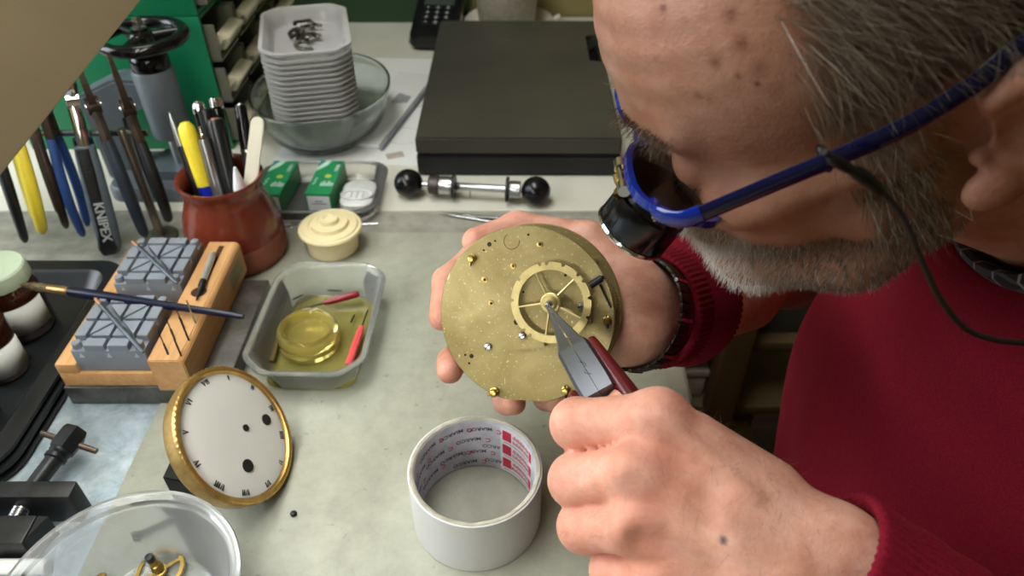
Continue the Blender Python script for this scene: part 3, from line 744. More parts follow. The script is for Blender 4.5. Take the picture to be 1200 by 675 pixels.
# ---------------------------------------------------------------- steel arbor tool with two black balls
A0 = Vector((-.109, .668, .0165)); A1 = Vector((.0248, .653, .0165))
root = empty('ball_handled_tool', (A0 + A1) / 2, label='steel rod tool with black ball knobs lying before the black case', cat='tool')
ax = (A1 - A0).normalized(); Lh = (A1 - A0).length / 2
MA = frame((0, 0, 0), ax, (0, 0, 1))
bm = B(); lathe(bm, [(0, -Lh), (.0026, -Lh), (.0026, -.030), (.0034, -.030), (.0040, -.029), (.0040, .048), (.0026, .048), (.0026, Lh), (0, Lh)], 20, MA); obj('rod', bm, m_steel, root)
m_knob = mat('worn_black_bakelite', '#141318', .22, var=.3, scale=90)
for s in (-1, 1):
    bm = B(); lathe(bm, [(.0152 * math.sin(PI * k / 20), s * Lh - .0152 * math.cos(PI * k / 20)) if 0 < k < 20 else (0, s * Lh - .0152 * math.cos(PI * k / 20)) for k in range(21)], 36, MA); obj('knob', bm, m_knob, root, 60)
bm = B(); lathe(bm, [(0, -.0455), (.0085, -.0455), (.0098, -.0440), (.0098, -.0350), (.0085, -.0340), (0, -.0340)], 28, MA, rfun=lambda a, r, z: r + .0003 * math.sin(24 * a)); obj('knurled_collar', bm, mat('dark_knurl', '#4a4142', .4, .6), root)
bm = B(); lathe(bm, [(0, -.0338), (.0095, -.0338), (.0098, -.0330), (.0098, -.0225), (.0090, -.0222), (.0090, -.0208), (.0075, -.0205), (0, -.0205)], 28, MA); obj('collar', bm, m_steel, root)
bm = B(); lathe(bm, [(0, .040), (.0088, .040), (.0092, .0408), (.0092, .0505), (.0086, .0512), (0, .0512)], 28, MA); obj('collar', bm, m_steel, root)
for z_ in (-.0190, .0375):
    bm = B(); lathe(bm, [(0, z_ - .0012), (.0130, z_ - .0012), (.0134, z_), (.0130, z_ + .0012), (0, z_ + .0012)], 32, MA); obj('flange', bm, m_dsteel, root)
bm = B(); lathe(bm, [(0, 0), (.0006, 0), (.0006, .009), (0, .009)], 8, MA @ Matrix.Translation((-.004, 0, -.002)) @ Matrix.Rotation(-PI / 2, 4, 'Y')); obj('pin', bm, m_dsteel, root)

# ---------------------------------------------------------------- cream lidded pot
root = empty('oil_pot', (-.1722, .5735, .0032), label='small cream plastic round pot with ridged lid, beyond the clear tub', cat='pot')
m_cream = mat('cream_plastic', '#ecdfb4', .35, var=.05, scale=40, sss=0)
bm = B(); lathe(bm, [(0, 0), (.0225, 0), (.0240, .0015), (.0255, .020), (.0240, .0205), (.022, .003), (0, .003)], 48); obj('pot_body', bm, m_cream, root, 40)
bm = B(); lathe(bm, [(0, .0206), (.0275, .0206), (.0295, .0215), (.0300, .0235), (.0292, .0252), (.0265, .0255), (.0255, .0268), (.0205, .0276), (.0195, .0262), (.0180, .0262), (.0170, .0300), (.0120, .0312), (.0110, .0304), (.0095, .0306), (.0085, .0342), (.0050, .0352), (.0035, .0338), (0, .0335)], 48); obj('lid', bm, m_cream, root, 30)

# ---------------------------------------------------------------- clear tub with oil, jar and small screwdrivers
TX, TY = -.1565, .4445
TZ = .0032
root = empty('plastic_tub', (TX, TY, TZ), (0, 0, R(-1.5)), 'clear plastic tub on the mat with yellow oil, an amber jar and drivers in it', 'plastic tub')
obj('tub', tub_bm(.088, .128, .030, t=.0007, inset=.007, ch=.016, rim=.0035), m_tub, root, 40)
t = NT('thin_yellow_oil'); t.set(Base_Color=lin('#e2dc9c'), Roughness=.08, Transmission_Weight=.85, IOR=1.35); m_oil = t.m
root2 = root
def m_residue():
    t = NT('yellow_oil_film'); nt = t.t; out = nt.nodes['Material Output']; nt.nodes.remove(t.b)
    tr = t.n('ShaderNodeBsdfTransparent'); tr.inputs['Color'].default_value = lin('#f3efcc')
    df = t.n('ShaderNodeBsdfDiffuse'); df.inputs['Color'].default_value = lin('#cfcb86'); gl = t.n('ShaderNodeBsdfGlossy'); gl.inputs['Roughness'].default_value = .1
    m1 = t.n('ShaderNodeMixShader'); f = t.noise(40, 4, .6, .5); t.l(t.math('MULTIPLY', f, .3), m1.inputs[0]); t.l(tr.outputs[0], m1.inputs[1]); t.l(df.outputs[0], m1.inputs[2])
    m2 = t.n('ShaderNodeMixShader'); m2.inputs[0].default_value = .06; t.l(m1.outputs[0], m2.inputs[1]); t.l(gl.outputs[0], m2.inputs[2]); t.l(m2.outputs[0], out.inputs['Surface']); return t.m
bm = B(); loft(bm, [rrect(.070, .110, .012, 5, .0013), rrect(.0705, .1105, .012, 5, .0017)]); o = obj('oil_film', bm, m_residue(), root, 40)
o['kind'] = 'stuff'
def m_amber():
    t = NT('amber_glass'); t.set(Base_Color=lin('#e6d986'), Roughness=.08, Transmission_Weight=.85, IOR=1.4); return t.m
m_amb = m_amber()
ZB = TZ + .0022
root = empty('glass_jar', (-.1655, .4370, ZB), label='low round amber glass jar in the clear tub', cat='jar')
bm = B(); lathe(bm, [(0, 0), (.0225, 0), (.0240, .0015), (.0245, .006), (.0238, .008), (.0238, .010), (.0247, .0115), (.0247, .016), (.0235, .0195), (.0215, .0215), (.0195, .0205), (.018, .0165), (.0165, .013), (.008, .012), (0, .0118)], 56, rfun=lambda a, r, z: r + (.00035 * math.cos(48 * a) if .0018 < z < .0085 and r > .0225 else 0)); obj('jar_body', bm, m_amb, root, 60)
def driver(p0, p1, r, hm, tipend, label, name='screwdriver', grp='tools lying in the clear tub'):
    """p0 handle end, p1 handle start, tipend blade tip"""
    p0, p1, tp = Vector(p0), Vector(p1), Vector(tipend)
    root = empty(name, p0, frame((0, 0, 0), p1 - p0, (0, 0, 1)).to_3x3(), label, 'screwdriver', grp)
    L = (p1 - p0).length; L2 = (tp - p0).length
    bm = B(); lathe(bm, [(0, 0), (r * .7, .0004), (r, .002), (r, L * .8), (r * .7, L), (0, L)], 14, rfun=lambda a, q, z: q * (1 + .05 * math.cos(6 * a))); obj('handle', bm, hm, root)
    bm = B(); lathe(bm, [(0, L - .001), (.0009, L - .001), (.0007, L2 - .002), (.0004, L2), (0, L2)], 8); obj('shank', bm, m_dsteel, root)
m_redh = mat('red_plastic', '#86141f', .35, var=.08); m_pink = mat('coral_plastic', '#e8575a', .35, var=.05)
zt = TZ + .0062
driver(P(421, 344, zt + .008), P(380, 355, zt + .003), .0030, m_redh, P(352, 362, zt), 'dark red handled driver lying across the far end of the tub')
driver(P(408, 428, zt), P(424, 383, zt + .003), .0030, m_pink, P(428, 362, zt + .005), 'coral pink handled driver leaning in the tub corner')
driver(P(318, 424, zt - .001), P(326, 395, zt), .0022, mat('brown_handle', '#7a6a3c', .4), P(337, 352, zt + .002), 'thin brown handled driver along the left side of the tub')
for (a, b, lab) in (((384, 340), (401, 341), 'short steel bit at the far end of the tub'), ((343, 351), (356, 345), 'short dark bit near the far left corner of the tub'), ((411, 378), (416, 368), 'short dark bit between jar and pink driver')):
    p0, p1 = P(*a, zt - .001), P(*b, zt - .001)
    bm = B(); lathe(bm, [(0, 0), (.0008, 0), (.0008, (p1 - p0).length * .7), (.0004, (p1 - p0).length), (0, (p1 - p0).length)], 8)
    o = obj('drill_bit', bm, m_dsteel, None); o.matrix_world = frame(p0, p1 - p0); tag(o, lab, 'drill bit', 'small bits in the clear tub')

# ---------------------------------------------------------------- steel bench block, wooden stand, grey blocks
root = empty('steel_block', (-.275, .44, .0015), label='flat dark steel block on the bench under the wooden stand', cat='steel block')
def m_blk():
    t = NT('worn_ground_steel'); f = t.noise(22, 5, .65, 1.0); g = t.noise(120, 3)
    t.set(Base_Color=t.ramp(f, [(.32, lin('#3d3b39')), (.55, lin('#6b6865')), (.75, lin('#8c8985'))]), Metallic=.55, Roughness=.42, Normal=t.bump(g, .1, .0004)); return t.m
bm = B(); box(bm, (.122, .128, .0185), (0, 0, .00925), bevel=.0012, M=Matrix.Translation((.0, .0, 0))); obj('block', bm, m_blk(), root, 30)
def m_wood():
    t = NT('beech_wood'); f = t.noise(26, 5, .6, .6, stretch=(1, .10, 1)); g = t.noise(300, 3, .6, stretch=(1, .08, 1))
    c = t.ramp(f, [(.3, lin('#c08a54')), (.5, lin('#d3a06a')), (.72, lin('#ddb07c'))]); c = t.mix(.18, c, t.ramp(g, [(.35, lin('#9a683a')), (.65, lin('#e2b886'))]))
    t.set(Base_Color=c, Roughness=.5, Normal=t.bump(g, .08, .0003)); return t.m
m_wood = m_wood()
root = empty('wooden_stand', (-.285, .445, .0203), label='beech wood staking stand with a sloping strip of pin holes, on the steel block', cat='wooden stand')
bm = B()
box(bm, (.072, .142, .0135), (-.2985, .4485, .0271), bevel=.001)
box(bm, (.0155, .142, .0095), (-.3268, .4485, .0382), bevel=.001)
wpart('stand_base', bm, m_wood, root, 30)
bm = B()
Ms = Matrix(((1, 0, 0, 0), (0, 0, 1, 0), (0, 1, 0, 0), (0, 0, 0, 1)))
prism(bm, [(-.2622, .0204), (-.2362, .0204), (-.2362, .050), (-.2392, .0522), (-.2622, .0522)], .3725, .5165, M=Matrix(((1, 0, 0, 0), (0, 0, 1, 0), (0, 1, 0, 0), (0, 0, 0, 1))), bevel=.0008)
strip = wpart('pin_strip', bm, m_wood, root, 30)
m_hole = mat('dark_wood_bore', '#4a2f18', .9, var=.1)
bm = B()
slot = []
y0_, y1_ = .455, .505
lathe(bm, [(0, .0523), (.0062, .05225), (.0062, .0518), (0, .0518)], 24, Matrix.Translation((-.2492, .449, 0)))
box(bm, (.0046, .058, .0006), (-.2492, .481, .05215), bevel=.0002)
hl = wpart('recess', bm, m_hole, root, 0); hl.parent = strip
# rating ticket on the strip side
bm = B(); box(bm, (.0004, .030, .016), (-.2360, .493, .036)); tk = wpart('paper_ticket', bm, mat('olive_ticket', '#a8a27c', .7), root, 0); tk.parent = strip

m_vb = mat('grey_moulded_plastic', '#838b97', .42, var=.05, scale=30)
def vblock(x, y, zb, label):
    root = empty('grooved_block', (x, y, zb), label=label, cat='bench block', group='grey grooved bench blocks')
    w_, d_, h_ = .0535, .056, .026
    bm = B(); box(bm, (w_, d_, h_ - .0052), (0, 0, (h_ - .0052) / 2), bevel=.0006); obj('block_body', bm, m_vb, root, 25)
    bm = B(); g = .0026
    xs = [-w_ / 2, -w_ / 2 + .0095, 0, w_ / 2 - .0095, w_ / 2]; ys = [-d_ / 2, -d_ / 2 + .0095, 0, d_ / 2 - .0095, d_ / 2]
    z0, z1 = h_ - .0058, h_
    for i in range(4):
        for j in range(4):
            xa, xb, ya, yb = xs[i], xs[i + 1], ys[j], ys[j + 1]
            xa += (g / 2 if i else 0); xb -= (g / 2 if i < 3 else 0); ya += (g / 2 if j else 0); yb -= (g / 2 if j < 3 else 0)
            corner = i in (0, 3) and j in (0, 3)
            inner = i in (1, 2) and j in (1, 2)
            if corner:
                lathe(bm, [(0, z0), (.0033, z0), (.0033, z1 - .0005), (.0028, z1), (0, z1)], 16, Matrix.Translation(((xa + xb) / 2, (ya + yb) / 2, 0)))
            elif inner:
                q = .0011
                if (i + j) % 2 == 0:
                    prism(bm, [(xa, ya + q * 1.4), (xb - q * 1.4, yb), (xa, yb)], z0, z1); prism(bm, [(xa + q * 1.4, ya), (xb, ya), (xb, yb - q * 1.4)], z0, z1)
                else:
                    prism(bm, [(xa, ya), (xb - q * 1.4, ya), (xa, yb - q * 1.4)], z0, z1); prism(bm, [(xb, ya + q * 1.4), (xb, yb), (xa + q * 1.4, yb)], z0, z1)
            else:
                prism(bm, [(xa, ya), (xb, ya), (xb, yb), (xa, yb)], z0, z1, bevel=.0003)
    obj('grooved_top', bm, m_vb, root, 25)
    bm = B()
    for xx in (-.020, 0, .020):
        prism(bm, [(xx - .0016, .0145), (xx + .0016, .0145), (xx, .0185)], -d_ / 2 - .0004, -d_ / 2 + .001, M=Ms)
    obj('moulded_mark', bm, mat('pale_grey_mark', '#c3cad3', .5), root, 0)
    return root
vblock(-.2925, .408, .0340, 'grey grooved plastic block at the front of the wooden stand')
vblock(-.2925, .4835, .0340, 'grey grooved plastic block at the back of the wooden stand')
# small sticks lying in the grooves
for (a, b, lab) in (((112, 350), (168, 413), 'thin dark peg lying across the front grooved block'), ((156, 283), (208, 332), 'thin dark peg lying across the back grooved block')):
    p0, p1 = P(*a, .0625), P(*b, .0622)
    root = empty('peg', p0, frame((0, 0, 0), p1 - p0).to_3x3(), lab, 'peg', 'pegs on the grooved blocks'); L = (p1 - p0).length
    bm = B(); lathe(bm, [(0, 0), (.0014, 0), (.0014, .010), (0, .010)], 10); obj('copper_end', bm, mat('copper_end', '#c08a68', .35, .6), root)
    bm = B(); lathe(bm, [(0, .010), (.0017, .010), (.0017, L - .003), (.0008, L), (0, L)], 10); obj('shaft', bm, mat('gunmetal_shaft', '#565d66', .35, .6), root)
# tool lying in the recess of the strip
p0, p1 = P(250, 297, .0556), P(230, 352, .0545)
root = empty('staking_punch', p0, frame((0, 0, 0), p1 - p0).to_3x3(), 'silver punch with dark tip lying in the recess of the wooden strip', 'punch'); L = (p1 - p0).length
bm = B(); lathe(bm, [(0, 0), (.0022, 0), (.0027, .002), (.0027, L * .6), (0, L * .6)], 14); obj('body', bm, mat('light_satin_steel', '#c9cacc', .35, .5), root)
bm = B(); lathe(bm, [(0, L * .6), (.0028, L * .6), (.0028, L * .72), (.0016, L * .76), (.0010, L * .94), (.0004, L), (0, L)], 14); obj('tip', bm, m_dsteel, root)
for i, (b, tpx) in enumerate((((229, 378), (222, 363)), ((205, 398), (197, 380)), ((221, 398), (212, 378)), ((197, 415), (189, 400)), ((212, 416), (209, 405)), ((216, 385), (206, 362)))):
    Q = P(*b, .0522); T_ = Q + Vector((-.004, .006, .017 if i != 4 else .010))
    bm = B(); M = frame(Q - (T_ - Q) * .25, T_ - Q); L = (T_ - Q).length * 1.25
    lathe(bm, [(0, 0), (.0008, 0), (.0008, L * .55), (.0004, L * .6), (.0004, L), (0, L)] if i % 2 else [(0, 0), (.0007, 0), (.0007, L), (0, L)], 8)
    o = obj('steel_pin', bm, m_dsteel if i != 0 else m_steel, None); o.matrix_world = M
    tag(o, 'small steel pin standing in a hole of the wooden strip', 'pin', 'pins standing in the wooden strip')

# ---------------------------------------------------------------- navy paint brush
p0 = P(286, 371, .060); p1 = P(22, 333, .058)
root = empty('paint_brush', p0, frame((0, 0, 0), p1 - p0).to_3x3(), 'long navy handled artist brush lying across the block and tray', 'paint brush'); L = (p1 - p0).length
m_navy = mat('navy_lacquer', '#10142f', .3, var=.1)
bm = B(); lathe(bm, [(0, 0), (.0018, .0003), (.0024, .003), (.0030, L * .25), (.0040, L * .55), (.0042, L * .68), (.0036, L * .77), (0, L * .77)], 18); obj('handle', bm, m_navy, root, 60)
bm = B(); lathe(bm, [(0, L * .765), (.0038, L * .765), (.0040, L * .775), (.0037, L * .785), (.0039, L * .80), (.0036, L * .81), (.0032, L * .86), (0, L * .86)], 18); obj('ferrule', bm, mat('copper_ferrule', '#b08a5a', .3, .8), root, 40)
bm = B(); lathe(bm, [(0, L * .855), (.0031, L * .86), (.0036, L * .90), (.0026, L * .96), (.0004, L), (0, L)], 18); obj('bristles', bm, mat('tan_bristles', '#6e6142', .8, var=.3, scale=300), root, 60)

# ---------------------------------------------------------------- black tray with bottles
root = empty('black_tray', (-.475, .415, .0013), label='shallow black plastic tray with ridged rim holding brown bottles', cat='tray')
m_tray = mat('black_tray_plastic', '#1d1f22', .35, var=.15, scale=25)
bm = B(); rs = []
for (gx, z, r_) in ((-.010, 0, .02), (.006, .0, .022), (.008, .003, .022), (.001, .004, .021), (.001, .007, .021), (.006, .008, .022), (.006, .011, .022), (-.002, .012, .021), (-.002, .0145, .021), (.004, .0155, .022), (.004, .0185, .022), (-.001, .0195, .021), (-.010, .0190, .018), (-.013, .0165, .017), (-.020, .005, .015), (-.022, .0035, .014)):
    rs.append(rrect(.250 + 2 * gx, .225 + 2 * gx, r_ + max(0, gx), 7, z))
loft(bm, rs); obj('tray', bm, m_tray, root, 30)
m_amberd = NT('brown_bottle_glass'); m_amberd.set(Base_Color=lin('#2e140a'), Roughness=.08, IOR=1.5, Coat_Weight=.4); m_amberd = m_amberd.m
m_paperl = mat('label_paper', '#d9dbd8', .7, var=.05, scale=60)
def bottle(x, y, r, h, capmat, label, cat='bottle', caph=.014, capr=None, lz=(.3, .75), la=(200, 330), rz=0, wide=True):
    root = empty('medicine_bottle' if not wide else 'screw_jar', (x, y, .0053), (0, 0, rz), label, cat, 'brown bottles in the black tray')
    capr = capr or r * .95
    nk = r * .82 if wide else r * .42
    bm = B(); lathe(bm, [(0, 0), (r * .9, 0), (r, .003), (r, h * .74), (r * .97, h * .80), (nk, h * .90), (nk, h), (0, h)], 40); obj('glass', bm, m_amberd, root, 50)
    bm = B(); z0 = h - caph * .5
    lathe(bm, [(0, z0), (capr, z0), (capr * 1.02, z0 + .001), (capr, z0 + caph - .0015), (capr * .94, z0 + caph), (capr * .8, z0 + caph - .0006), (0, z0 + caph - .0006)], 60, rfun=lambda a, q, z: q + (.0003 * math.cos(40 * a) if q > capr * .97 else 0)); obj('cap', bm, capmat, root, 35)
    bm = B()
    a0, a1 = la; rl = r + .0003; n = 24
    vs = []
    for z in (h * lz[0], h * lz[1]):
        vs.append([Vector((q * math.cos(R(a0 + (a1 - a0) * k / n)), q * math.sin(R(a0 + (a1 - a0) * k / n)), z)) for q in (rl,) for k in range(n + 1)])
    va = [[bm.verts.new(c) for c in r_] for r_ in vs]
    for k in range(n): bm.faces.new((va[0][k], va[0][k + 1], va[1][k + 1], va[1][k]))
    lb = obj('label', bm, m_paperl, root, 60); sd = lb.modifiers.new('thickness', 'SOLIDIFY'); sd.thickness = .0003; sd.offset = 1
    return root
m_pgreen = mat('pale_green_cap', '#b4c4ab', .45, var=.04)
bottle(-.4105, .4585, .0235, .058, m_pgreen, 'brown jar with a pale green ribbed lid and white label in the tray', 'jar', la=(255, 365), lz=(.18, .62))
bottle(-.4020, .4080, .0185, .066, m_blackg, 'dark bottle with black cap and torn white label in the tray', 'bottle', la=(285, 385), lz=(.10, .50), capr=.014, wide=False, caph=.020)
bottle(-.3990, .3575, .0185, .050, m_blackg, 'dark bottle with white label at the tray front, half out of frame', 'bottle', la=(285, 390), lz=(.15, .7), capr=.012, wide=False)

# ---------------------------------------------------------------- small black toolmaker's vise
root = empty('machine_vise', (-.33, .262, .0013), label='small black steel vise with a T-bar screw on the zinc sheet', cat='vise')
m_vise = mat('oiled_black_steel', '#3a3b3d', .38, .6, var=.2, scale=60, bump=.1)
bm = B(); box(bm, (.094, .0125, .0285), (-.3285, .2805, .0155), bevel=.0012); wpart('fixed_jaw', bm, m_vise, root, 30)
bm = B(); box(bm, (.078, .020, .0205), (-.3395, .2565, .0118), bevel=.0012)
prism(bm, [(-.300, .2475), (-.2930, .2655), (-.3005, .2665)], .002, .0215, bevel=.0006); wpart('moving_jaw', bm, m_vise, root, 30)
bm = B(); lathe(bm, [(0, 0)] + [(.0046 + (.0006 if k % 2 else 0), .0005 + .0009 * k) for k in range(10)] + [(0, .0095)], 20, frame((-.3175, .2655, .0155), (0, 1, 0))); wpart('screw', bm, m_steel, root, 20)
MV = frame((-.3185, .2855, .0160), (.25, 1, .12))
bm = B(); lathe(bm, [(0, 0), (.0058, 0), (.0060, .026), (.0075, .027), (.0075, .0295), (.0062, .0305), (.0075, .032), (.0075, .034), (0, .034)], 24, MV); wpart('spindle', bm, m_dsteel, root, 30)
bm = B(); lathe(bm, [(0, .034), (.0090, .034), (.0094, .036), (.0094, .048), (.0080, .051), (.005, .052), (0, .052)], 6, MV); wpart('spindle_head', bm, m_dsteel, root, 20)
bm = B(); tube(bm, [MV @ Vector((-.019, -.004, .041)), MV @ Vector((.021, .004, .041))], .0021, 12); wpart('t_bar', bm, mat('brown_bar_steel', '#6d5f55', .35, .8), root)

# two white plastic rods in front of the vise
m_wrod = mat('white_acetal', '#eef0ee', .3, var=.01)
for (y, lab) in ((.2395, 'white plastic rod lying directly before the vise'), (.2275, 'white plastic rod at the photo corner, before the other white rod')):
    root = empty('plastic_rod', (-.337, y, .0066), (0, 0, R(0)), lab, 'rod', 'white plastic rods')
    bm = B(); lathe(bm, [(0, -.05), (.0045, -.05), (.0052, -.049), (.0052, .049), (.0045, .050), (0, .050)], 24, Matrix.Rotation(PI / 2, 4, 'Y')); obj('rod', bm, m_wrod, root)

# ---------------------------------------------------------------- round clear tub with wheels
QX, QY, QZ = -.2130, .2000, .0032
root = empty('round_tub', (QX, QY, QZ), label='round frosted clear plastic tub with brass clock wheels, cut off at photo bottom', cat='plastic tub')
bm = B(); lathe(bm, [(0, 0), (.041, 0), (.044, .0012), (.0470, .004), (.0580, .040), (.0600, .0405), (.0605, .0440), (.0632, .0445), (.0645, .0465), (.0640, .0490), (.0620, .0492), (.0588, .0478), (.0570, .0425), (.0460, .0050), (.043, .0022), (.036, .0022), (.034, .0016), (0, .0016)], 80)
obj('tub', bm, plastic_clear('frosted_tub_plastic', '#fbfdff', haze=.22), root, 50)
def gear_bm(r, ri, t, teeth, spokes, hub, amp=.0009, rot=0, tiltM=None):
    bm = B()
    n = teeth * 4
    def rr(k): return r if k % 4 in (0, 1) else r - amp
    o_ = [Vector((rr(k) * math.cos(2 * PI * k / n), rr(k) * math.sin(2 * PI * k / n), 0)) for k in range(n)]
    i_ = [Vector((ri * math.cos(2 * PI * k / n), ri * math.sin(2 * PI * k / n), 0)) for k in range(n)]
    up = Vector((0, 0, t))
    va, vb, vc, vd = [[bm.verts.new(c) for c in L_] for L_ in (o_, [c + up for c in o_], i_, [c + up for c in i_])]
    for k in range(n):
        j = (k + 1) % n
        bm.faces.new((va[k], va[j], vb[j], vb[k])); bm.faces.new((vc[j], vc[k], vd[k], vd[j])); bm.faces.new((vb[k], vb[j], vd[j], vd[k])); bm.faces.new((va[j], va[k], vc[k], vc[j]))
    for k in range(spokes):
        a = 2 * PI * k / spokes + rot
        box(bm, (ri - hub * .5 + .0006, t * 1.25, t * .8), ((ri + hub * .5) / 2, 0, t / 2), M=Matrix.Rotation(a, 4, 'Z'))
    lathe(bm, [(0, -t * .2), (hub, -t * .2), (hub, t * 1.3), (hub * .8, t * 1.5), (0, t * 1.5)], 24)
    return bm
m_brass2 = mat('aged_brass', '#c9ab63', .28, 1, var=.15, scale=200)
root = empty('brass_gear', (-.2165, .2370, QZ + .0032), (R(3), R(-4), 0), 'brass four-spoked clock wheel with a steel arbor in the round tub', 'clock wheel')
obj('wheel', gear_bm(.0150, .0122, .0016, 60, 4, .0042, .0007, R(35)), m_brass2, root, 30)
bm = B(); lathe(bm, [(0, -.0012), (.0016, -.0012), (.0016, .004), (.0036, .0042), (.0032, .009), (.0024, .0095), (.0024, .014), (0, .014)], 18); obj('pinion', bm, m_brass2, root, 30)
bm = B(); lathe(bm, [(0, .014), (.0024, .014), (.0026, .015), (.0024, .0185), (.0012, .019), (0, .019)], 16); obj('arbor', bm, m_dsteel, root, 30)
root = empty('brass_screw', (-.2455, .2295, QZ + .0080), (R(20), R(-10), 0), 'small brass screw standing at the edge of the round tub', 'screw')
bm = B(); lathe(bm, [(0, -.006), (.0015, -.006), (.0015, .002), (.0028, .0025), (.0028, .005), (0, .0055)], 16); obj('screw_body', bm, m_brass2, root)
# dark steel rod lying on the mat behind the round tub
p0, p1 = P(155, 630, .0045), P(226, 598, .0045)
p0, p1 = Vector((-.2395, .262, .0056)), Vector((-.1990, .2700, .0056))
p0, p1 = P(155, 629, .0062), P(227, 597, .0048)
root = empty('steel_rod', p0, frame((0, 0, 0), p1 - p0).to_3x3(), 'dark steel pin lying on the bench behind the round tub, seen through its wall', 'rod')
bm = B(); lathe(bm, [(0, 0), (.0030, 0), (.0030, .003), (.0016, .0035), (.0016, (p1 - p0).length), (0, (p1 - p0).length)], 14); obj('pin_body', bm, m_dsteel, root)

# ---------------------------------------------------------------- enamel clock dial in its brass bezel
nD = Vector((.83, -.023, .557)).normalized()
R_D = .0500
cD = P(276, 509, .0445)
xii = (CX * -.60 + CY * .60)
MD = frame(cD, nD, (1, 0, 0))
yv = (xii - nD * xii.dot(nD)).normalized(); xv = yv.cross(nD)
MD = Matrix((xv, yv, nD)).transposed().to_4x4(); MD.translation = cD
root = empty('clock_dial', cD, MD.to_3x3(), 'white enamel clock dial with roman numerals in a gilt bezel, leaning on the steel block', 'clock dial')
m_enamel = mat('white_enamel', '#f1f3f2', .18, var=.01, coat=.3)
m_gilt = mat('gilt_brass', '#d8b06a', .36, .9, var=.12, scale=150)
m_num = mat('black_numerals', '#2b2e33', .5)
bm = B(); lathe(bm, [(0, -.001), (.0432, -.001), (.0432, .0004), (.036, .0019), (.02, .0028), (0, .0032)], 80); dl = obj('dial_face', bm, m_enamel, root, 60)
bm = B(); lathe(bm, [(.0425, -.0020), (.0440, -.0020), (.0445, -.010), (.0435, -.0105), (.0435, -.011), (.0458, -.011), (.0466, -.009), (.0474, -.001), (.0478, .0008), (.0473, .0024), (.0462, .0030), (.0455, .0026), (.0449, .0029), (.0442, .0026), (.0436, .0014), (.0425, .0006)], 160, close=True,
      rfun=lambda a, r, z: r + (.00035 * math.cos(80 * a) if z > 0 and r > .0468 else 0)); obj('bezel', bm, m_gilt, root, 40)
bm = B(); lathe(bm, [(0, -.0105), (.0438, -.0105), (.0438, -.0098), (0, -.0098)], 60); obj('backplate', bm, m_brass2, root, 30)
bm = B()
def zdome(r): return .0032 - .0028 * min(1, (r / .0432)) ** 2 - .0004 + .0012
def stroke(a_, u0, v0, u1, v1, w_, th):
    # strokes in a numeral's own frame: u sideways, v outward; numeral foot towards the centre
    rad = .0375; Mn = Matrix.Rotation(a_, 4, 'Z') @ Matrix.Translation((0, rad, 0))
    d = Vector((u1 - u0, v1 - v0)); L = d.length; ang = math.atan2(d.y, d.x)
    zz = .0016
    box(bm, (L, w_, .0008), M=Mn @ Matrix.Translation(((u0 + u1) / 2, (v0 + v1) / 2, zz - .0004)) @ Matrix.Rotation(ang, 4, 'Z'))
NUM = ['XII', 'I', 'II', 'III', 'IIII', 'V', 'VI', 'VII', 'VIII', 'IX', 'X', 'XI']
Hn = .0036
for h_, s_ in enumerate(NUM):
    ws = {'I': .0015, 'V': .0034, 'X': .0034}; tot = sum(ws[c] for c in s_); u = -tot / 2
    for c in s_:
        m_ = u + ws[c] / 2; a_ = -2 * PI * h_ / 12
        if c == 'I': stroke(a_, m_, -Hn, m_, Hn, .0008, 1)
        elif c == 'V': stroke(a_, m_ - .001, Hn, m_, -Hn, .0007, 1); stroke(a_, m_ + .001, Hn, m_, -Hn, .0003, 1)
        else: stroke(a_, m_ - .001, Hn, m_ + .001, -Hn, .0007, 1); stroke(a_, m_ + .001, Hn, m_ - .001, -Hn, .0003, 1)
        u += ws[c]
obj('numerals', bm, m_num, dl, 0)
bm = B()
m_bore = mat('dark_bore', '#1f1e1d', .7)
for (px, py, r_) in ((287, 502, .0024), (312, 492, .0040), (290, 546, .0044)):
    q = MD.inverted() @ C(px, py, .5)
    d = MD.to_3x3().inverted() @ ray(px, py); o_ = MD.inverted() @ Vector((0, 0, CAMZ)); t_ = (.0024 - o_.z) / d.z; h_ = o_ + d * t_
    rr_ = math.hypot(h_.x, h_.y); zc = .0036 - .0022 * (rr_ / .0432) ** 2
    lathe(bm, [(0, zc + .0003), (r_, zc + .0002), (r_, zc - .002), (0, zc - .002)], 24, Matrix.Translation((h_.x, h_.y, 0)))
obj('winding_hole', bm, m_bore, dl, 30)

# small dark prop the dial leans on
dn = Vector((nD.x, nD.y, 0)).normalized()
pb = cD - dn * .0335; pb.z = .0032
root = empty('steel_prop', pb, (0, 0, math.atan2(dn.y, dn.x)), 'small dark steel prop standing behind the leaning dial, barely showing', 'steel prop')
bm = B(); prism(bm, [(-.006, 0), (.018, 0), (.006, .030), (-.006, .034)], -.030, .030, M=Matrix(((1, 0, 0, 0), (0, 0, 1, 0), (0, 1, 0, 0), (0, 0, 0, 1))), bevel=.0008); obj('prop_body', bm, m_dsteel, root, 30)

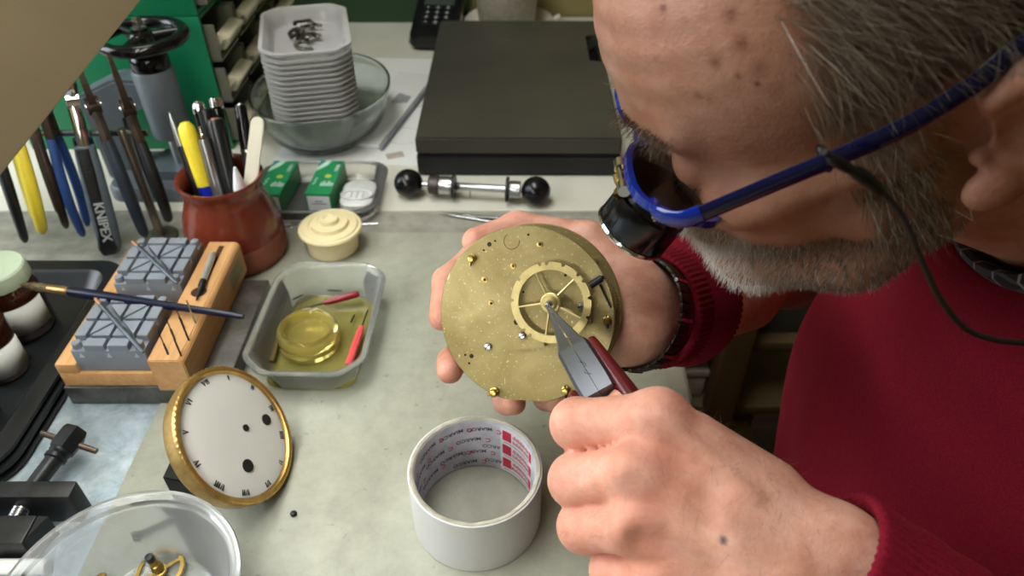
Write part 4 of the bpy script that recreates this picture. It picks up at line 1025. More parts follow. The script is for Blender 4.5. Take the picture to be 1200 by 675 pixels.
# ---------------------------------------------------------------- cardboard tape core
cT = Vector((-.0230, .2800, .0032))
root = empty('tape_core', cT, label='empty white cardboard tape core standing on the mat', cat='tape core')
m_card = mat('white_card', '#d4d4d6', .6, var=.03, scale=20, bump=.05, bscale=80)
m_edge = mat('pale_card_edge', '#c4c0b0', .8, var=.12, scale=120, bump=.3, bscale=400)
RO, RI, HT = .0418, .0375, .0495
bm = B(); lathe(bm, [(RO - .0012, 0), (RO, .0006), (RO, HT - .0004), (RO - .0010, HT)], 96)
lathe(bm, [(RI + .0008, HT - .0002), (RI + .0008, .0004)], 96)
t_ = lathe(bm, [(RO - .0010, HT), (RO - .0014, HT + .0004), (RI + .0012, HT + .0002), (RI + .0008, HT - .0002)], 96, mi=1, rfun=lambda a, r, z: r + .0003 * math.sin(17 * a) * math.sin(5 * a))
lathe(bm, [(RI + .0008, .0004), (RO - .0012, 0)], 96, mi=1)
bmesh.ops.remove_doubles(bm, verts=bm.verts[:], dist=1e-6)
core = obj('core', bm, [m_card, m_edge], root, 50)
m_liner = mat('pale_lilac_liner', '#c3c4cf', .6, var=.10, scale=120)
bm = B(); lathe(bm, [(RI + .0008, .0006), (RI + .0004, .0006), (RI, .001), (RI, HT - .0014), (RI + .0004, HT - .0008), (RI + .0008, HT - .0008)], 96, close=True); liner = obj('liner', bm, m_liner, root, 50)
m_pk = mat('dark_grey_print', '#4d4a5c', .6); m_red = mat('crimson_print', '#c8324f', .6); m_wht = mat('white_print_band', '#e3e2e8', .6)
def wrap(a0, z0, rot=0, r=RI - .00015):
    ca, sa = math.cos(rot), math.sin(rot)
    def f(co):
        x, y = co.x * ca - co.y * sa, co.x * sa + co.y * ca
        a = a0 - x / RI; rr = r - co.z
        return Vector((rr * math.cos(a), rr * math.sin(a), z0 + y))
    return f
bk, rd = B(), B()
for (a, zz, s_) in ((150, .040, 'MIARCO'), (118, .040, 'MIARCO'), (100, .030, 'MIARCO'), (140, .026, 'MIARCO'), (168, .030, 'MIARCO'), (120, .0165, 'MIARCO'), (88, .041, 'MIARCO'), (150, .012, 'MIARCO'), (95, .017, 'MIARCO'), (180, .018, 'MIARCO'), (76, .024, 'ARCO'), (74, .009, 'ARCO'), (105, .006, 'MIARCO'), (195, .036, 'MIARCO')):
    text_bm(s_, .0046, .0001, None, bk, 0, wrap(R(a), zz, PI + R(6)), bold=.00005)
    text_bm('C', .0052, .0001, None, rd, 0, wrap(R(a) - .0135 / RI, zz, PI + R(6)), bold=.0001)
obj('dark_lettering', bk, m_pk, liner, 0); obj('red_lettering', rd, m_red, liner, 0)
# red printed blocks on the right side of the liner
def patch(bm, a0, a1, z0, z1, r, n=10):
    va = [[bm.verts.new((r * math.cos(R(a0 + (a1 - a0) * k / n)), r * math.sin(R(a0 + (a1 - a0) * k / n)), z)) for k in range(n + 1)] for z in (z0, z1)]
    for k in range(n): bm.faces.new((va[0][k], va[0][k + 1], va[1][k + 1], va[1][k]))
bm = B(); patch(bm, 18, 66, .002, HT - .0015, RI - .00012, 20); ob = obj('white_panel', bm, m_wht, liner, 60)
bm = B(); wt = B()
for k in range(3):
    z0 = .0065 + k * .0142
    patch(bm, 53, 63.5, z0, z0 + .0098, RI - .00022, 8)
    patch(bm, 19.5, 25, z0, z0 + .0098, RI - .00022, 6)
    for j in range(2):                       # rows of print too small to read: short red strokes
        for q_ in range(17):
            a0 = 51 - q_ * 1.5
            patch(bm, a0 - .9, a0, z0 + .0056 - j * .0050, z0 + .0056 - j * .0050 + .0036 - .0012 * ((q_ * 7 + j) % 3 == 0), RI - .00022, 1)
    patch(wt, 26, 62, z0 - .0024, z0 - .0016, RI - .00022, 12)
obj('red_blocks', bm, m_red, liner, 0); obj('grey_line', wt, mat('grey_print2', '#8a8c90'), liner, 0)

# ---------------------------------------------------------------- small stray bits
o = obj('metal_filing', lathe(B(), [(0, 0), (.0018, .0002), (.0024, .0012), (.0012, .0022), (0, .0024)], 7), m_black, None, 20, loc=(-.1447, .279, .0032), rot=(.2, .1, .5)); tag(o, 'black crumb on the mat left of the tape core', 'crumb')
root = empty('tweezers', (-.0748, .6331, .0014), (0, 0, R(-12)), 'slim steel tweezers on the bench, half behind the upper hand', 'tweezers')
for s in (-1, 1):
    bm = B(); tube(bm, smooth_path([(0, 0, .0016), (.03, s * .0016, .0016), (.07, s * .0042, .0016), (.115, s * .0006, .0016)], 6), [.0005] * 3 + [.0011] * 16, 8, flat=(1, 1.6)); obj('arm', bm, m_steel, root)
o = obj('plastic_chip', box(B(), (.006, .004, .0025), (0, 0, .00125), bevel=.0006), mat('white_chip', '#dcd6ce', .5), None, 20, loc=(-.2265, .6135, .0002), rot=(0, 0, .3)); tag(o, 'tiny white chip on the bench right of the pot', 'chip')
root = empty('sewing_needle', (-.2235, .609, .0012), (0, 0, R(4)), 'fine steel needle lying on the bench behind the cream pot', 'needle')
bm = B(); tube(bm, [(0, 0, 0), (.02, 0, 0), (.088, .001, 0)], [.0003, .0006, .0006], 6); obj('needle_shaft', bm, m_steel, root)
# ================================================================ figure modelling by signed distance (mm, world axes)
f4 = np.float32
def V3(a): return np.array(a, dtype=f4)
def s_cap(p, a, b, ra, rb=None):
    a, b = V3(a), V3(b); rb = ra if rb is None else rb
    ab = b - a; t = np.clip(((p - a) @ ab) / max(float(ab @ ab), 1e-9), 0, 1)
    q = p - a - t[:, None] * ab
    return np.sqrt(np.einsum('ij,ij->i', q, q)) - (ra + (rb - ra) * t)
def s_ell(p, c, r, M=None):
    q = p - V3(c)
    if M is not None: q = q @ np.array(M, dtype=f4)
    r = V3(r); a = q / r; k0 = np.sqrt(np.einsum('ij,ij->i', a, a)); b = a / r
    k1 = np.sqrt(np.einsum('ij,ij->i', b, b)) + 1e-9
    return k0 * (k0 - 1) / k1
def s_sph(p, c, r):
    q = p - V3(c); return np.sqrt(np.einsum('ij,ij->i', q, q)) - r
def smin(a, b, k):
    h = np.maximum(k - np.abs(a - b), 0) / k
    return np.minimum(a, b) - h * h * k * .25
def smax(a, b, k): return -smin(-a, -b, k)
def chain(p, pts, rad, k=2.0):
    d = None
    for i in range(len(pts) - 1):
        e = s_cap(p, pts[i], pts[i + 1], rad[i], rad[i + 1]); d = e if d is None else smin(d, e, k)
    return d
class Grp:
    """a distance function with a bounding box, so far points are cheap"""
    def __init__(s, fn, lo, hi, margin=14): s.fn, s.lo, s.hi, s.m = fn, V3(lo) - margin, V3(hi) + margin, margin
    def __call__(s, p):
        q = np.maximum(np.maximum(s.lo - p, p - s.hi), 0)
        out = np.sqrt(np.einsum('ij,ij->i', q, q)) + s.m
        m = out <= s.m + 1e-6
        if m.any(): out[m] = s.fn(p[m])
        return out
def surface(fn, lo, hi, h, cf=4):
    lo, hi = np.array(lo, float), np.array(hi, float)
    nc = np.ceil((hi - lo) / (h * cf)).astype(int)
    H = h * cf
    g = [lo[i] + (np.arange(nc[i]) + .5) * H - h * .5 for i in range(3)]
    pc = np.stack(np.meshgrid(*g, indexing='ij'), -1).reshape(-1, 3).astype(f4)
    dc = np.concatenate([fn(pc[i:i + 400000]) for i in range(0, len(pc), 400000)]).reshape(nc)
    act = np.abs(dc) < H * 1.35 + 1.0
    D = np.repeat(np.repeat(np.repeat(dc.astype(f4), cf, 0), cf, 1), cf, 2)
    bi = np.argwhere(act)
    off = np.stack(np.meshgrid(*[np.arange(cf)] * 3, indexing='ij'), -1).reshape(-1, 3)
    CH = 6000
    for i in range(0, len(bi), CH):
        idx = (bi[i:i + CH, None, :] * cf + off[None]).reshape(-1, 3)
        D[idx[:, 0], idx[:, 1], idx[:, 2]] = fn((lo + idx * h).astype(f4))
    # surface nets
    S = D < 0
    n = np.array(S.shape)
    c8 = [S[a:n[0] - 1 + a, b:n[1] - 1 + b, c:n[2] - 1 + c] for a in (0, 1) for b in (0, 1) for c in (0, 1)]
    allin = c8[0].copy(); anyin = c8[0].copy()
    for c in c8[1:]: allin &= c; anyin |= c
    cells = np.argwhere(anyin & ~allin)
    vid = np.full(n - 1, -1, np.int32); vid[cells[:, 0], cells[:, 1], cells[:, 2]] = np.arange(len(cells))
    acc = np.zeros((len(cells), 3)); cnt = np.zeros(len(cells))
    cor = [(a, b, c) for a in (0, 1) for b in (0, 1) for c in (0, 1)]
    val = {c: D[cells[:, 0] + c[0], cells[:, 1] + c[1], cells[:, 2] + c[2]] for c in cor}
    for a in cor:
        for ax in range(3):
            if a[ax]: continue
            b = list(a); b[ax] = 1; b = tuple(b)
            va, vb = val[a], val[b]; m = (va < 0) != (vb < 0)
            t = np.where(m, va / np.where(m, va - vb, 1), 0)
            pos = np.array(a, float) + np.outer(t, np.eye(3)[ax])
            acc[m] += pos[m]; cnt[m] += 1
    verts = lo + (cells + acc / cnt[:, None]) * h
    quads = []
    for ax in range(3):
        u, v = (ax + 1) % 3, (ax + 2) % 3
        sl0 = [slice(None)] * 3; sl1 = [slice(None)] * 3; sl0[ax] = slice(0, -1); sl1[ax] = slice(1, None)
        A, Bq = S[tuple(sl0)], S[tuple(sl1)]
        e = np.argwhere(A != Bq)
        e = e[(e[:, u] > 0) & (e[:, v] > 0) & (e[:, u] < n[u] - 1) & (e[:, v] < n[v] - 1)]
        ins = S[e[:, 0], e[:, 1], e[:, 2]]
        def q(du, dv):
            k = e.copy(); k[:, u] += du; k[:, v] += dv; return vid[k[:, 0], k[:, 1], k[:, 2]]
        Q = np.stack([q(-1, -1), q(0, -1), q(0, 0), q(-1, 0)], 1)
        Q[~ins] = Q[~ins][:, ::-1]
        quads.append(Q[(Q >= 0).all(1)])
    return verts, np.concatenate(quads)
def np_mesh(name, verts, faces, m, parent=None, smooth=True, attrs=None):
    me = bpy.data.meshes.new(name); nf, k = faces.shape
    me.vertices.add(len(verts)); me.vertices.foreach_set('co', np.ascontiguousarray(verts, f4).ravel())
    me.loops.add(nf * k); me.loops.foreach_set('vertex_index', np.ascontiguousarray(faces, np.int32).ravel())
    me.polygons.add(nf); me.polygons.foreach_set('loop_start', np.arange(0, nf * k, k, dtype=np.int32))
    me.polygons.foreach_set('use_smooth', np.full(nf, smooth))
    me.update(calc_edges=True)
    for an, arr in (attrs or {}).items():
        at = me.attributes.new(an, 'FLOAT', 'POINT'); at.data.foreach_set('value', np.ascontiguousarray(arr, f4))
    me.materials.append(m)
    o = bpy.data.objects.new(name, me); link(o); o.parent = parent
    return o
def Cm(px, py, d): return tuple(v * 1000 for v in C(px, py, d))

# ---------------------------------------------------------------- head frame
HC = np.array([150.4, 284.9, 314.7])
HF = np.array([-.8473, .0534, -.5285]); HL = np.array([.0488, .9985, .0226]); HU = np.array([-.5289, .0066, .8486])
HM = np.stack([HF, HL, HU], 1)            # columns: world = HC + HM @ (F, L, U)
def Hw(F, L, U): return tuple(HC + HM @ np.array([F, L, U], float))
def toH(p): return ((p - HC.astype(f4)) @ HM.astype(f4))

LOWF = 1.46      # short lower face
def head_sdf(pw):
    p = toH(pw); q = p.copy(); q[:, 1] = np.abs(q[:, 1]); q[:, 2] = np.where(q[:, 2] < 0, q[:, 2] * LOWF, q[:, 2])
    d = s_ell(q, (-8, 0, 48), (96, 76, 84))
    d = smin(d, s_ell(q, (46, 0, 46), (50, 64, 58)), 25)
    d = smin(d, s_ell(q, (50, 0, -22), (44, 57, 62)), 20)
    d = smin(d, s_cap(q, (-2, 52, -46), (40, 42, -76), 15, 15), 18)
    d = smin(d, s_cap(q, (40, 42, -76), (80, 14, -90), 15, 14), 16)
    d = smin(d, s_ell(q, (18, 55, -32), (26, 13, 28)), 10)
    d = smin(d, s_ell(q, (64, 45, -4), (22, 17, 15)), 12)
    d = smin(d, s_cap(q, (58, 56, 2), (14, 68, 4), 7, 7), 10)
    d = smin(d, s_cap(q, (90, 10, 33), (78, 44, 37), 8, 7), 10)
    d = smin(d, s_sph(q, (87, 0, 30), 10), 12)
    d = smax(d, -s_ell(q, (98, 31, 13), (17, 17, 11)), 9)
    # eyeball under lowered lids
    lid = s_sph(q, (77, 32, 13), 13.2)
    lid = smax(lid, -s_cap(q, (90.5, 24, 8), (88, 43, 9), .9), 1.2)
    d = smin(d, lid, 2.5)
    d = smin(d, s_cap(q, (86, 22, 1), (80, 44, 2), 3.2, 3), 5)
    # nose
    d = smin(d, s_cap(q, (91, 0, 20), (108, 0, -10), 7, 8.5), 9)
    d = smin(d, s_sph(q, (107.5, 0, -12), 10.5), 6)
    d = smin(d, s_ell(q, (98, 13, -16), (9, 6.5, 7)), 5)
    d = smax(d, -s_ell(q, (103, 7, -24), (5, 3, 5)), 2)
    # mouth and chin
    d = smin(d, s_ell(q, (86, 0, -44), (17, 28, 20)), 12)
    d = smin(d, s_cap(q, (99, 0, -44), (92, 20, -47), 4.5, 3), 4)
    d = smin(d, s_cap(q, (97, 0, -54), (91, 18, -52), 5, 3), 4)
    d = smax(d, -s_cap(q, (105, 0, -49), (93, 25, -50), 1.3, 1), 2)
    d = smin(d, s_sph(q, (83, 0, -80), 17), 14)
    d = smax(d, -s_cap(q, (104, 20, -14), (92, 34, -48), 2.2, 1.8), 5)
    # crow's feet and forehead lines
    U = q[:, 2]; F = q[:, 0]
    fl = np.exp(-((F - 88) / 30) ** 2) * ((U > 48) & (U < 88)) * np.sin(U * .55 + .02 * q[:, 1]) * .25
    d = d - fl
    # ear
    h = chain(q, [(-9, 75, 14), (-9, 80, 21), (-17, 86, 28), (-31, 90, 31), (-43, 91, 22), (-45, 90, 4), (-36, 88, -14), (-18, 83, -24)], [3.2, 4.2, 4.8, 4.8, 4.4, 4.2, 4, 4], 2.5)
    h = smin(h, s_ell(q, (-4, 78, -22), (10, 5, 12)), 4)
    pl = s_ell(q, (-27, 79, 3), (20, 4.5, 29), Matrix.Rotation(R(-12), 3, 'Z'))
    h = smin(h, pl, 3)
    h = smin(h, chain(q, [(-20, 83, 22), (-30, 86, 15), (-33, 86, 0), (-22, 83, -16)], [3, 4, 4, 3], 3), 4)
    h = smax(h, -s_ell(q, (-14.5, 88, 1), (13, 16, 13)), 3)
    h = smin(h, s_ell(q, (-3, 73.5, -6), (3, 3, 4.5)), 3)
    d = smin(d, h, 4)
    return d
NECK0, NECK1 = (178, 285, 292), (330, 290, 232)
def neck_sdf(p):
    d = s_cap(p, NECK0, NECK1, 48, 50)
    a = Hw(5, -60, -55); d = smin(d, s_cap(p, Hw(-25, -58, -8), (290, 252, 225), 16, 14), 14)
    d = smin(d, s_cap(p, Hw(-25, 58, -8), (290, 325, 225), 16, 14), 14)
    return d
# ---------------------------------------------------------------- near (left) hand
LW = {k: Cm(*v) for k, v in dict(
    wr=(983, 640, .282), wu=(935, 715, .282),
    ic=(925, 618, .285), mc=(912, 655, .279), rc=(912, 692, .279), pc=(922, 725, .286),
    im=(771, 491, .294), mm=(751, 553, .286), rm=(749, 617, .285), pm=(768, 678, .290),
    ip=(676, 497, .316), mp=(675, 563, .310), rp=(684, 617, .308), pp=(719, 669, .305),
    id=(702, 520, .338), md=(704, 582, .334), rd=(712, 632, .331), pd=(738, 686, .324),
    it=(724, 486, .343), mt=(738, 556, .338), rt=(746, 605, .332), pt=(766, 658, .326),
    tc=(915, 612, .305), tm=(828, 530, .322), tj=(775, 497, .340), tt=(735, 470, .347)).items()}
ELB = (345., 35., 20.)
def up_(pt, mm):      # a little towards the viewer's side along the back of the hand
    c = np.array([0, 0, CAMZ * 1000]); v = c - np.array(pt); return tuple(np.array(pt) + v / np.linalg.norm(v) * mm)
def lerp(a, b, t): return tuple(np.array(a) * (1 - t) + np.array(b) * t)
def lhand_sdf(p):
    g = LW
    d = s_cap(p, g['ic'], g['im'], 13.5, 11.0)
    for a, b, r0, r1 in (('mc', 'mm', 13.5, 11.2), ('rc', 'rm', 13, 10.6), ('pc', 'pm', 12.5, 10)):
        d = smin(d, s_cap(p, g[a], g[b], r0, r1), 9)
    # palm mass behind
    d = smin(d, s_cap(p, Cm(880, 600, .302), Cm(790, 560, .308), 17, 14), 12)
    d = smin(d, s_cap(p, Cm(880, 680, .302), Cm(800, 640, .306), 16, 13), 12)
    # first interosseous + thumb
    d = smin(d, s_cap(p, Cm(900, 575, .296), Cm(815, 512, .303), 12, 9), 12)
    th = chain(p, [g['tc'], g['tm'], g['tj'], g['tt']], [14, 11.5, 10, 8], 4)
    d = smin(d, th, 10)
    # wrist and forearm
    d = smin(d, s_cap(p, g['wr'], lerp(g['wr'], (ELB[0] + 6, ELB[1] + 12, ELB[2] + 12), .6), 16.5, 28), 14)
    d = smin(d, s_cap(p, g['wu'], lerp(g['wu'], (ELB[0] - 6, ELB[1] - 6, ELB[2]), .6), 16.5, 28), 18)
    fin = None
    for f, r in (('i', (11.0, 10.4, 9.4, 8.2)), ('m', (11.2, 10.6, 9.6, 8.4)), ('r', (10.6, 10.0, 9.0, 7.8)), ('p', (9.6, 8.9, 8, 7))):
        e = chain(p, [g[f + 'm'], g[f + 'p'], g[f + 'd'], g[f + 't']], r, 3)
        e = smin(e, s_sph(p, up_(g[f + 'p'], 1.2), r[1] + .1), 4)
        fin = e if fin is None else smin(fin, e, 1.0)
    d = smin(d, fin, 6.5)
    # knuckles, tendons, veins
    for f, r in (('im', 9.5), ('mm', 9.2), ('rm', 8.4), ('pm', 7.6)):
        d = smin(d, s_sph(p, up_(g[f], 4.2), r), 7)
    for a, b, o_, rr in (('im', 'ic', 11.2, 3.0), ('mm', 'mc', 9.8, 1.9), ('rm', 'rc', 9.4, 1.8), ('pm', 'pc', 8.6, 1.6)):
        d = smin(d, s_cap(p, up_(g[a], o_), up_(lerp(g[a], g[b], .72), o_ + (.9 if a == 'im' else .1)), rr, rr * .6), 5)
    for a, b in ((('im', 'ic'), ('mm', 'mc')), (('mm', 'mc'), ('rm', 'rc')), (('rm', 'rc'), ('pm', 'pc'))):
        m0 = lerp(g[a[0]], g[b[0]], .5); m1 = lerp(g[a[1]], g[b[1]], .5); e = lerp(m0, m1, .45)
        d = smax(d, -s_cap(p, up_(lerp(m0, m1, -.04), 17.0), up_(e, 17.5), 5.4, 3.5), 12)
    # creases at the bent middle joints
    for f in 'imr':
        c0 = up_(lerp(g[f + 'p'], g[f + 'm'], .22), 10.2)
        w_ = np.cross(np.array(g[f + 'm']) - np.array(g[f + 'p']), np.array(c0) - np.array([0, 0, CAMZ * 1000])); w_ /= np.linalg.norm(w_)
        d = smax(d, -s_cap(p, tuple(np.array(c0) - w_ * 5), tuple(np.array(c0) + w_ * 5), .35), 1.2)
    return d
# ---------------------------------------------------------------- far (right) hand, palm towards the viewer, under the movement
RW = {k: Cm(*v) for k, v in dict(
    wr=(752, 345, .452), wu=(752, 388, .452),
    im=(640, 305, .486), mm=(625, 345, .490), rm=(632, 392, .490), pm=(655, 430, .485),
    ip=(556, 304, .482), mp=(560, 395, .490), rp=(585, 440, .488), pp=(640, 466, .480),
    id=(524, 330, .462), md=(530, 424, .468), rd=(594, 470, .468), pd=(652, 470, .462),
    it=(518, 372, .450), mt=(527, 434, .452), rt=(602, 472, .452), pt=(655, 462, .452),
    tc=(730, 325, .452), tm=(688, 283, .458), tj=(607, 269, .460), tt=(558, 283, .446)).items()}
RELB = (250., 520., 20.)
def rhand_sdf(p):
    g = RW
    d = s_cap(p, Cm(735, 350, .458), g['mm'], 22, 12)
    d = smin(d, s_cap(p, Cm(735, 335, .458), g['im'], 18, 11), 10)
    d = smin(d, s_cap(p, Cm(735, 380, .460), g['rm'], 20, 11), 10)
    d = smin(d, s_cap(p, Cm(735, 395, .460), g['pm'], 17, 10.5), 10)
    d = smin(d, s_cap(p, Cm(738, 335, .446), Cm(705, 315, .450), 15, 13), 10)      # thenar
    d = smin(d, s_cap(p, Cm(735, 395, .448), Cm(705, 410, .455), 14, 12), 10)      # heel of the hand
    d = smin(d, s_cap(p, g['wr'], lerp(g['wr'], (RELB[0], RELB[1] + 10, RELB[2] + 12), .6), 19, 27), 12)
    d = smin(d, s_cap(p, g['wu'], lerp(g['wu'], (RELB[0], RELB[1] - 8, RELB[2] - 8), .6), 19, 27), 16)
    th = chain(p, [g['tc'], g['tm'], g['tj'], g['tt']], [15, 12.2, 10.8, 8.6], 5)
    th = smax(th, -s_cap(p, up_(lerp(g['tj'], g['tt'], .12), 11.2), tuple(np.array(up_(lerp(g['tj'], g['tt'], .12), 10.4)) + np.array([3, 5, 8])), .5), 1.5)
    fin = None
    for f, r in (('i', (10.6, 10.0, 9.2, 8.2)), ('m', (10.8, 10.2, 9.2, 8.2)), ('r', (10.2, 9.5, 8.6, 7.6)), ('p', (9, 8.2, 7.4, 6.6))):
        e = chain(p, [g[f + 'm'], g[f + 'p'], g[f + 'd'], g[f + 't']], r, 3)
        fin = e if fin is None else smin(fin, e, 1.0)
    d = smin(d, fin, 7); d = smin(d, th, 9)
    return d
def arms_sdf(p):
    d = s_cap(p, (315, 105, 130), ELB, 44, 34); e = s_cap(p, ELB, lerp(ELB, LW['wr'], .5), 34, 30); d = smin(d, e, 14)
    d2 = smin(s_cap(p, (315, 478, 130), RELB, 44, 34), s_cap(p, RELB, lerp(RELB, RW['wr'], .5), 34, 30), 14)
    return np.minimum(d, d2)
def trunk_sdf(p):
    d = s_ell(p, (338, 295, 20), (128, 172, 170)); d = smin(d, s_cap(p, (318, 130, 128), (318, 455, 128), 52), 40)
    d = smin(d, s_cap(p, (290, 292, 180), (330, 295, 60), 62, 90), 40)
    return smin(d, s_ell(p, (372, 295, -120), (150, 160, 150)), 40)
LH = np.array(list(LW.values())); RH = np.array(list(RW.values()))
headc = np.array([Hw(F, L, U) for F in (-106, 126) for L in (-92, 92) for U in (-108, 134)])
G_head = Grp(head_sdf, headc.min(0), headc.max(0), 10)
G_l = Grp(lhand_sdf, np.minimum(LH.min(0), lerp(LW['wu'], ELB, .6)) - 20, np.maximum(LH.max(0), lerp(LW['wr'], ELB, .6)) + 20)
G_r = Grp(rhand_sdf, np.minimum(RH.min(0), lerp(RW['wr'], RELB, .6)) - 20, np.maximum(RH.max(0), lerp(RW['wr'], RELB, .6)) + 20)
def body_sdf(p):
    d = smin(G_head(p), neck_sdf(p), 16)
    d = smin(d, trunk_sdf(p), 24); d = smin(d, arms_sdf(p), 16)
    d = smin(d, G_l(p), 8); d = smin(d, G_r(p), 8)
    return np.maximum(d, -260 - p[:, 2])
allp = np.concatenate([LH, RH, headc])
HB = 1.5
bv, bf = surface(body_sdf, (allp[:, 0].min() - 25, 30, -262), (535, 580, 480), HB)

# ---------------------------------------------------------------- skin pigment: blotches, flush and the dark roots of hair (all fixed on the skin)
hp = toH(bv.astype(f4)); F_, L_, U_ = hp[:, 0], hp[:, 1], hp[:, 2]
aL = np.abs(L_)
headm = (G_head(bv.astype(f4)) < 2.5)
spot = np.zeros(len(bv)); red = np.zeros(len(bv)); root_ = np.zeros(len(bv))
def hblob(arr, px, py, r, amt):      # the place on the near side of the head along a sight line of the camera
    o = np.array([0, 0, CAMZ * 1000]); d = np.array(ray(px, py)); d /= np.linalg.norm(d)
    w_ = bv[headm] - o; t = w_ @ d; dist = np.linalg.norm(w_ - t[:, None] * d, axis=1); ok = dist < 3
    if not ok.any(): return
    c = bv[headm][ok][np.argmin(t[ok])]
    arr += amt * np.exp(-(np.linalg.norm(bv - c, axis=1) / r) ** 2)
for (px, py, r, a) in ((767, 8, 1.3, 1.4), (850, 27, 2.4, .7), (862, 60, 2.2, .75), (834, 84, 2.0, .7), (859, 100, 1.2, .8), (888, 109, 1.0, 1.1), (816, 122, 1.6, .6), (888, 92, 2.6, .5), (793, 30, 1.5, .3), (760, 76, 1.2, .4), (905, 118, 2.5, .35), (828, 128, 1.2, .4)): hblob(spot, px, py, r, a)
handm = G_l(bv.astype(f4)) < 2.5
mole = np.array(up_(Cm(845, 639, .272), 0))
o_ = np.array([0, 0, CAMZ * 1000]); dd = np.array(ray(845, 639)); dd /= np.linalg.norm(dd)
w_ = bv[handm] - o_; t_ = w_ @ dd; di = np.linalg.norm(w_ - t_[:, None] * dd, axis=1); mc_ = bv[handm][di < 2.5]; mc_ = mc_[np.argmin((mc_ - o_) @ dd)]
mole_a = np.exp(-(np.linalg.norm(bv - mc_, axis=1) / 1.5) ** 4)
for g, names in ((LW, ('im', 'mm', 'rm', 'pm', 'ip', 'mp', 'rp', 'pp', 'it', 'mt')), (RW, ('tt', 'it', 'mt', 'tj', 'rt'))):
    for k in names: red += .8 * np.exp(-(np.linalg.norm(bv - np.array(g[k]), axis=1) / 15) ** 2)
for c, r, a in (((113, 0, -14), 16, .7), ((70, 48, -8), 18, .35), ((-22, 84, 5), 34, .8)):
    red += a * np.exp(-((np.sqrt((F_ - c[0]) ** 2 + (aL - c[1]) ** 2 + (U_ - c[2]) ** 2)) / r) ** 2) * headm
def sstep(a, b, x): t = np.clip((x - a) / (b - a), 0, 1); return t * t * (3 - 2 * t)
# scalp: behind a receding hairline, with a sideburn in front of the ear
def scalp_mask(F, aL, U):
    hair = sstep(0, 14, (44 + .10 * (aL - 40) - F) + .0 * U) * sstep(22, 34, U + .25 * (30 - F).clip(0, 60))
    top = sstep(0, 24, 56 - F) * sstep(84, 100, U)
    temple = sstep(0, 20, 44 - F - .08 * (U - 40)) * sstep(20, 30, U)
    back = sstep(0, 10, -26 - F) * sstep(-55, -40, U)
    side = sstep(0, 10, 37 - F) * sstep(0, 10, F - 6) * sstep(-40, -30, U) * (aL > 50)
    return np.clip(np.maximum.reduce([top, temple * (aL > 30), back, side * .9]), 0, 1) * (1 - ((F < 2) & (F > -50) & (aL > 70) & (U < 30) & (U > -40)))
def beard_mask(F, aL, U):
    U = np.where(U < 0, U * LOWF, U)
    lineU = np.where(F < 40, -28 - (F - 10) * .55, np.where(F < 80, -44.5 + (F - 40) * .35, -30.5 + 0 * F))
    m = sstep(0, 8, lineU - U + 2) * sstep(2, 10, F) * sstep(-150, -135, U)
    lips = ((F > 92) & (aL < 17) & (U < -44) & (U > -57))
    mous = sstep(0, 4, -26 - U) * (F > 84) * (aL < 34)
    return np.clip(np.maximum(m, mous), 0, 1) * (~lips)
sm = scalp_mask(F_, aL, U_) * headm; bmk = beard_mask(F_, aL, U_) * headm
root_ = np.maximum(sm * .6, bmk * .22)
sm = sm * (1 - .92 * np.exp(-((U_ - np.interp(F_, [-44, -24, -4, 20, 55], [20, 31, 27, 24.5, 21.5])) / 6.5) ** 2) * (aL > 55))
def m_skin():
    t = NT('skin')
    at = lambda n: t.n('ShaderNodeAttribute', attribute_name=n).outputs['Fac']
    f = t.noise(55, 5, .6, .3); g = t.noise(420, 4, .6); k = t.noise(16, 3)
    c = t.ramp(f, [(.3, lin('#b8806a')), (.5, lin('#cf9b87')), (.72, lin('#dfb4a2'))])
    c = t.mix(t.math('MULTIPLY', t.ramp(k, [(.4, (0, 0, 0)), (.7, (1, 1, 1))]), .35), c, lin('#c98a70'))
    c = t.mix(t.math('MULTIPLY', at('red'), .55), c, lin('#d27f6a'))
    fr = t.noise(900, 2, .5); c = t.mix(t.ramp(fr, [(.62, (0, 0, 0)), (.75, (.22,) * 3)]), c, lin('#8a563e'))
    c = t.mix(t.math('MINIMUM', at('mole'), .9), c, lin('#3d3f48'))
    c = t.mix(t.math('MULTIPLY', at('tan'), .55), c, lin('#94603f'))  # darkens head skin against the hands: some tan, plus face shade in the colour
    c = t.mix(t.math('MINIMUM', at('spot'), .8), c, lin('#6e3222'))
    c = t.mix(at('root'), c, lin('#4b4036'))
    vo = t.n('ShaderNodeTexVoronoi'); vo.feature = 'DISTANCE_TO_EDGE'; vo.inputs['Scale'].default_value = 650; t.l(t.tc(), vo.inputs['Vector'])
    wv = t.noise(130, 6, .7, 1.2); wr = t.noise(220, 4, .6, .6, stretch=(.35, 1, 1))
    h = t.math('ADD', t.math('MULTIPLY', vo.outputs['Distance'], .5), t.math('ADD', t.math('MULTIPLY', g, .5), t.math('ADD', t.math('MULTIPLY', wv, 1.3), t.math('MULTIPLY', wr, 1.4))))
    t.set(Base_Color=c, Roughness=t.ramp(g, [(.3, (.42,) * 3), (.7, (.58,) * 3)]), Normal=t.bump(h, .35, .0009),
          Subsurface_Weight=.18, Subsurface_Radius=(.0035, .0012, .0006), Subsurface_Scale=1.0, Specular_IOR_Level=.4)
    return t.m
person = empty('person', (.40, .295, -.9), label='person in a dark red sweater bending over the clock movement, with blue glasses and loupe', cat='person')
def pchild(o):
    o.parent = person; o.matrix_parent_inverse = Matrix.Translation(-Vector(person.location)); return o
body = pchild(np_mesh('body', bv / 1000, bf, m_skin(), None, True, {'spot': spot, 'red': np.clip(red, 0, 1), 'root': root_, 'mole': mole_a, 'tan': sstep(120, 60, np.linalg.norm(hp, axis=1) * (1 - .35 * headm)) * 1.0}))  # the tan mask covers the head and also carries its painted shade

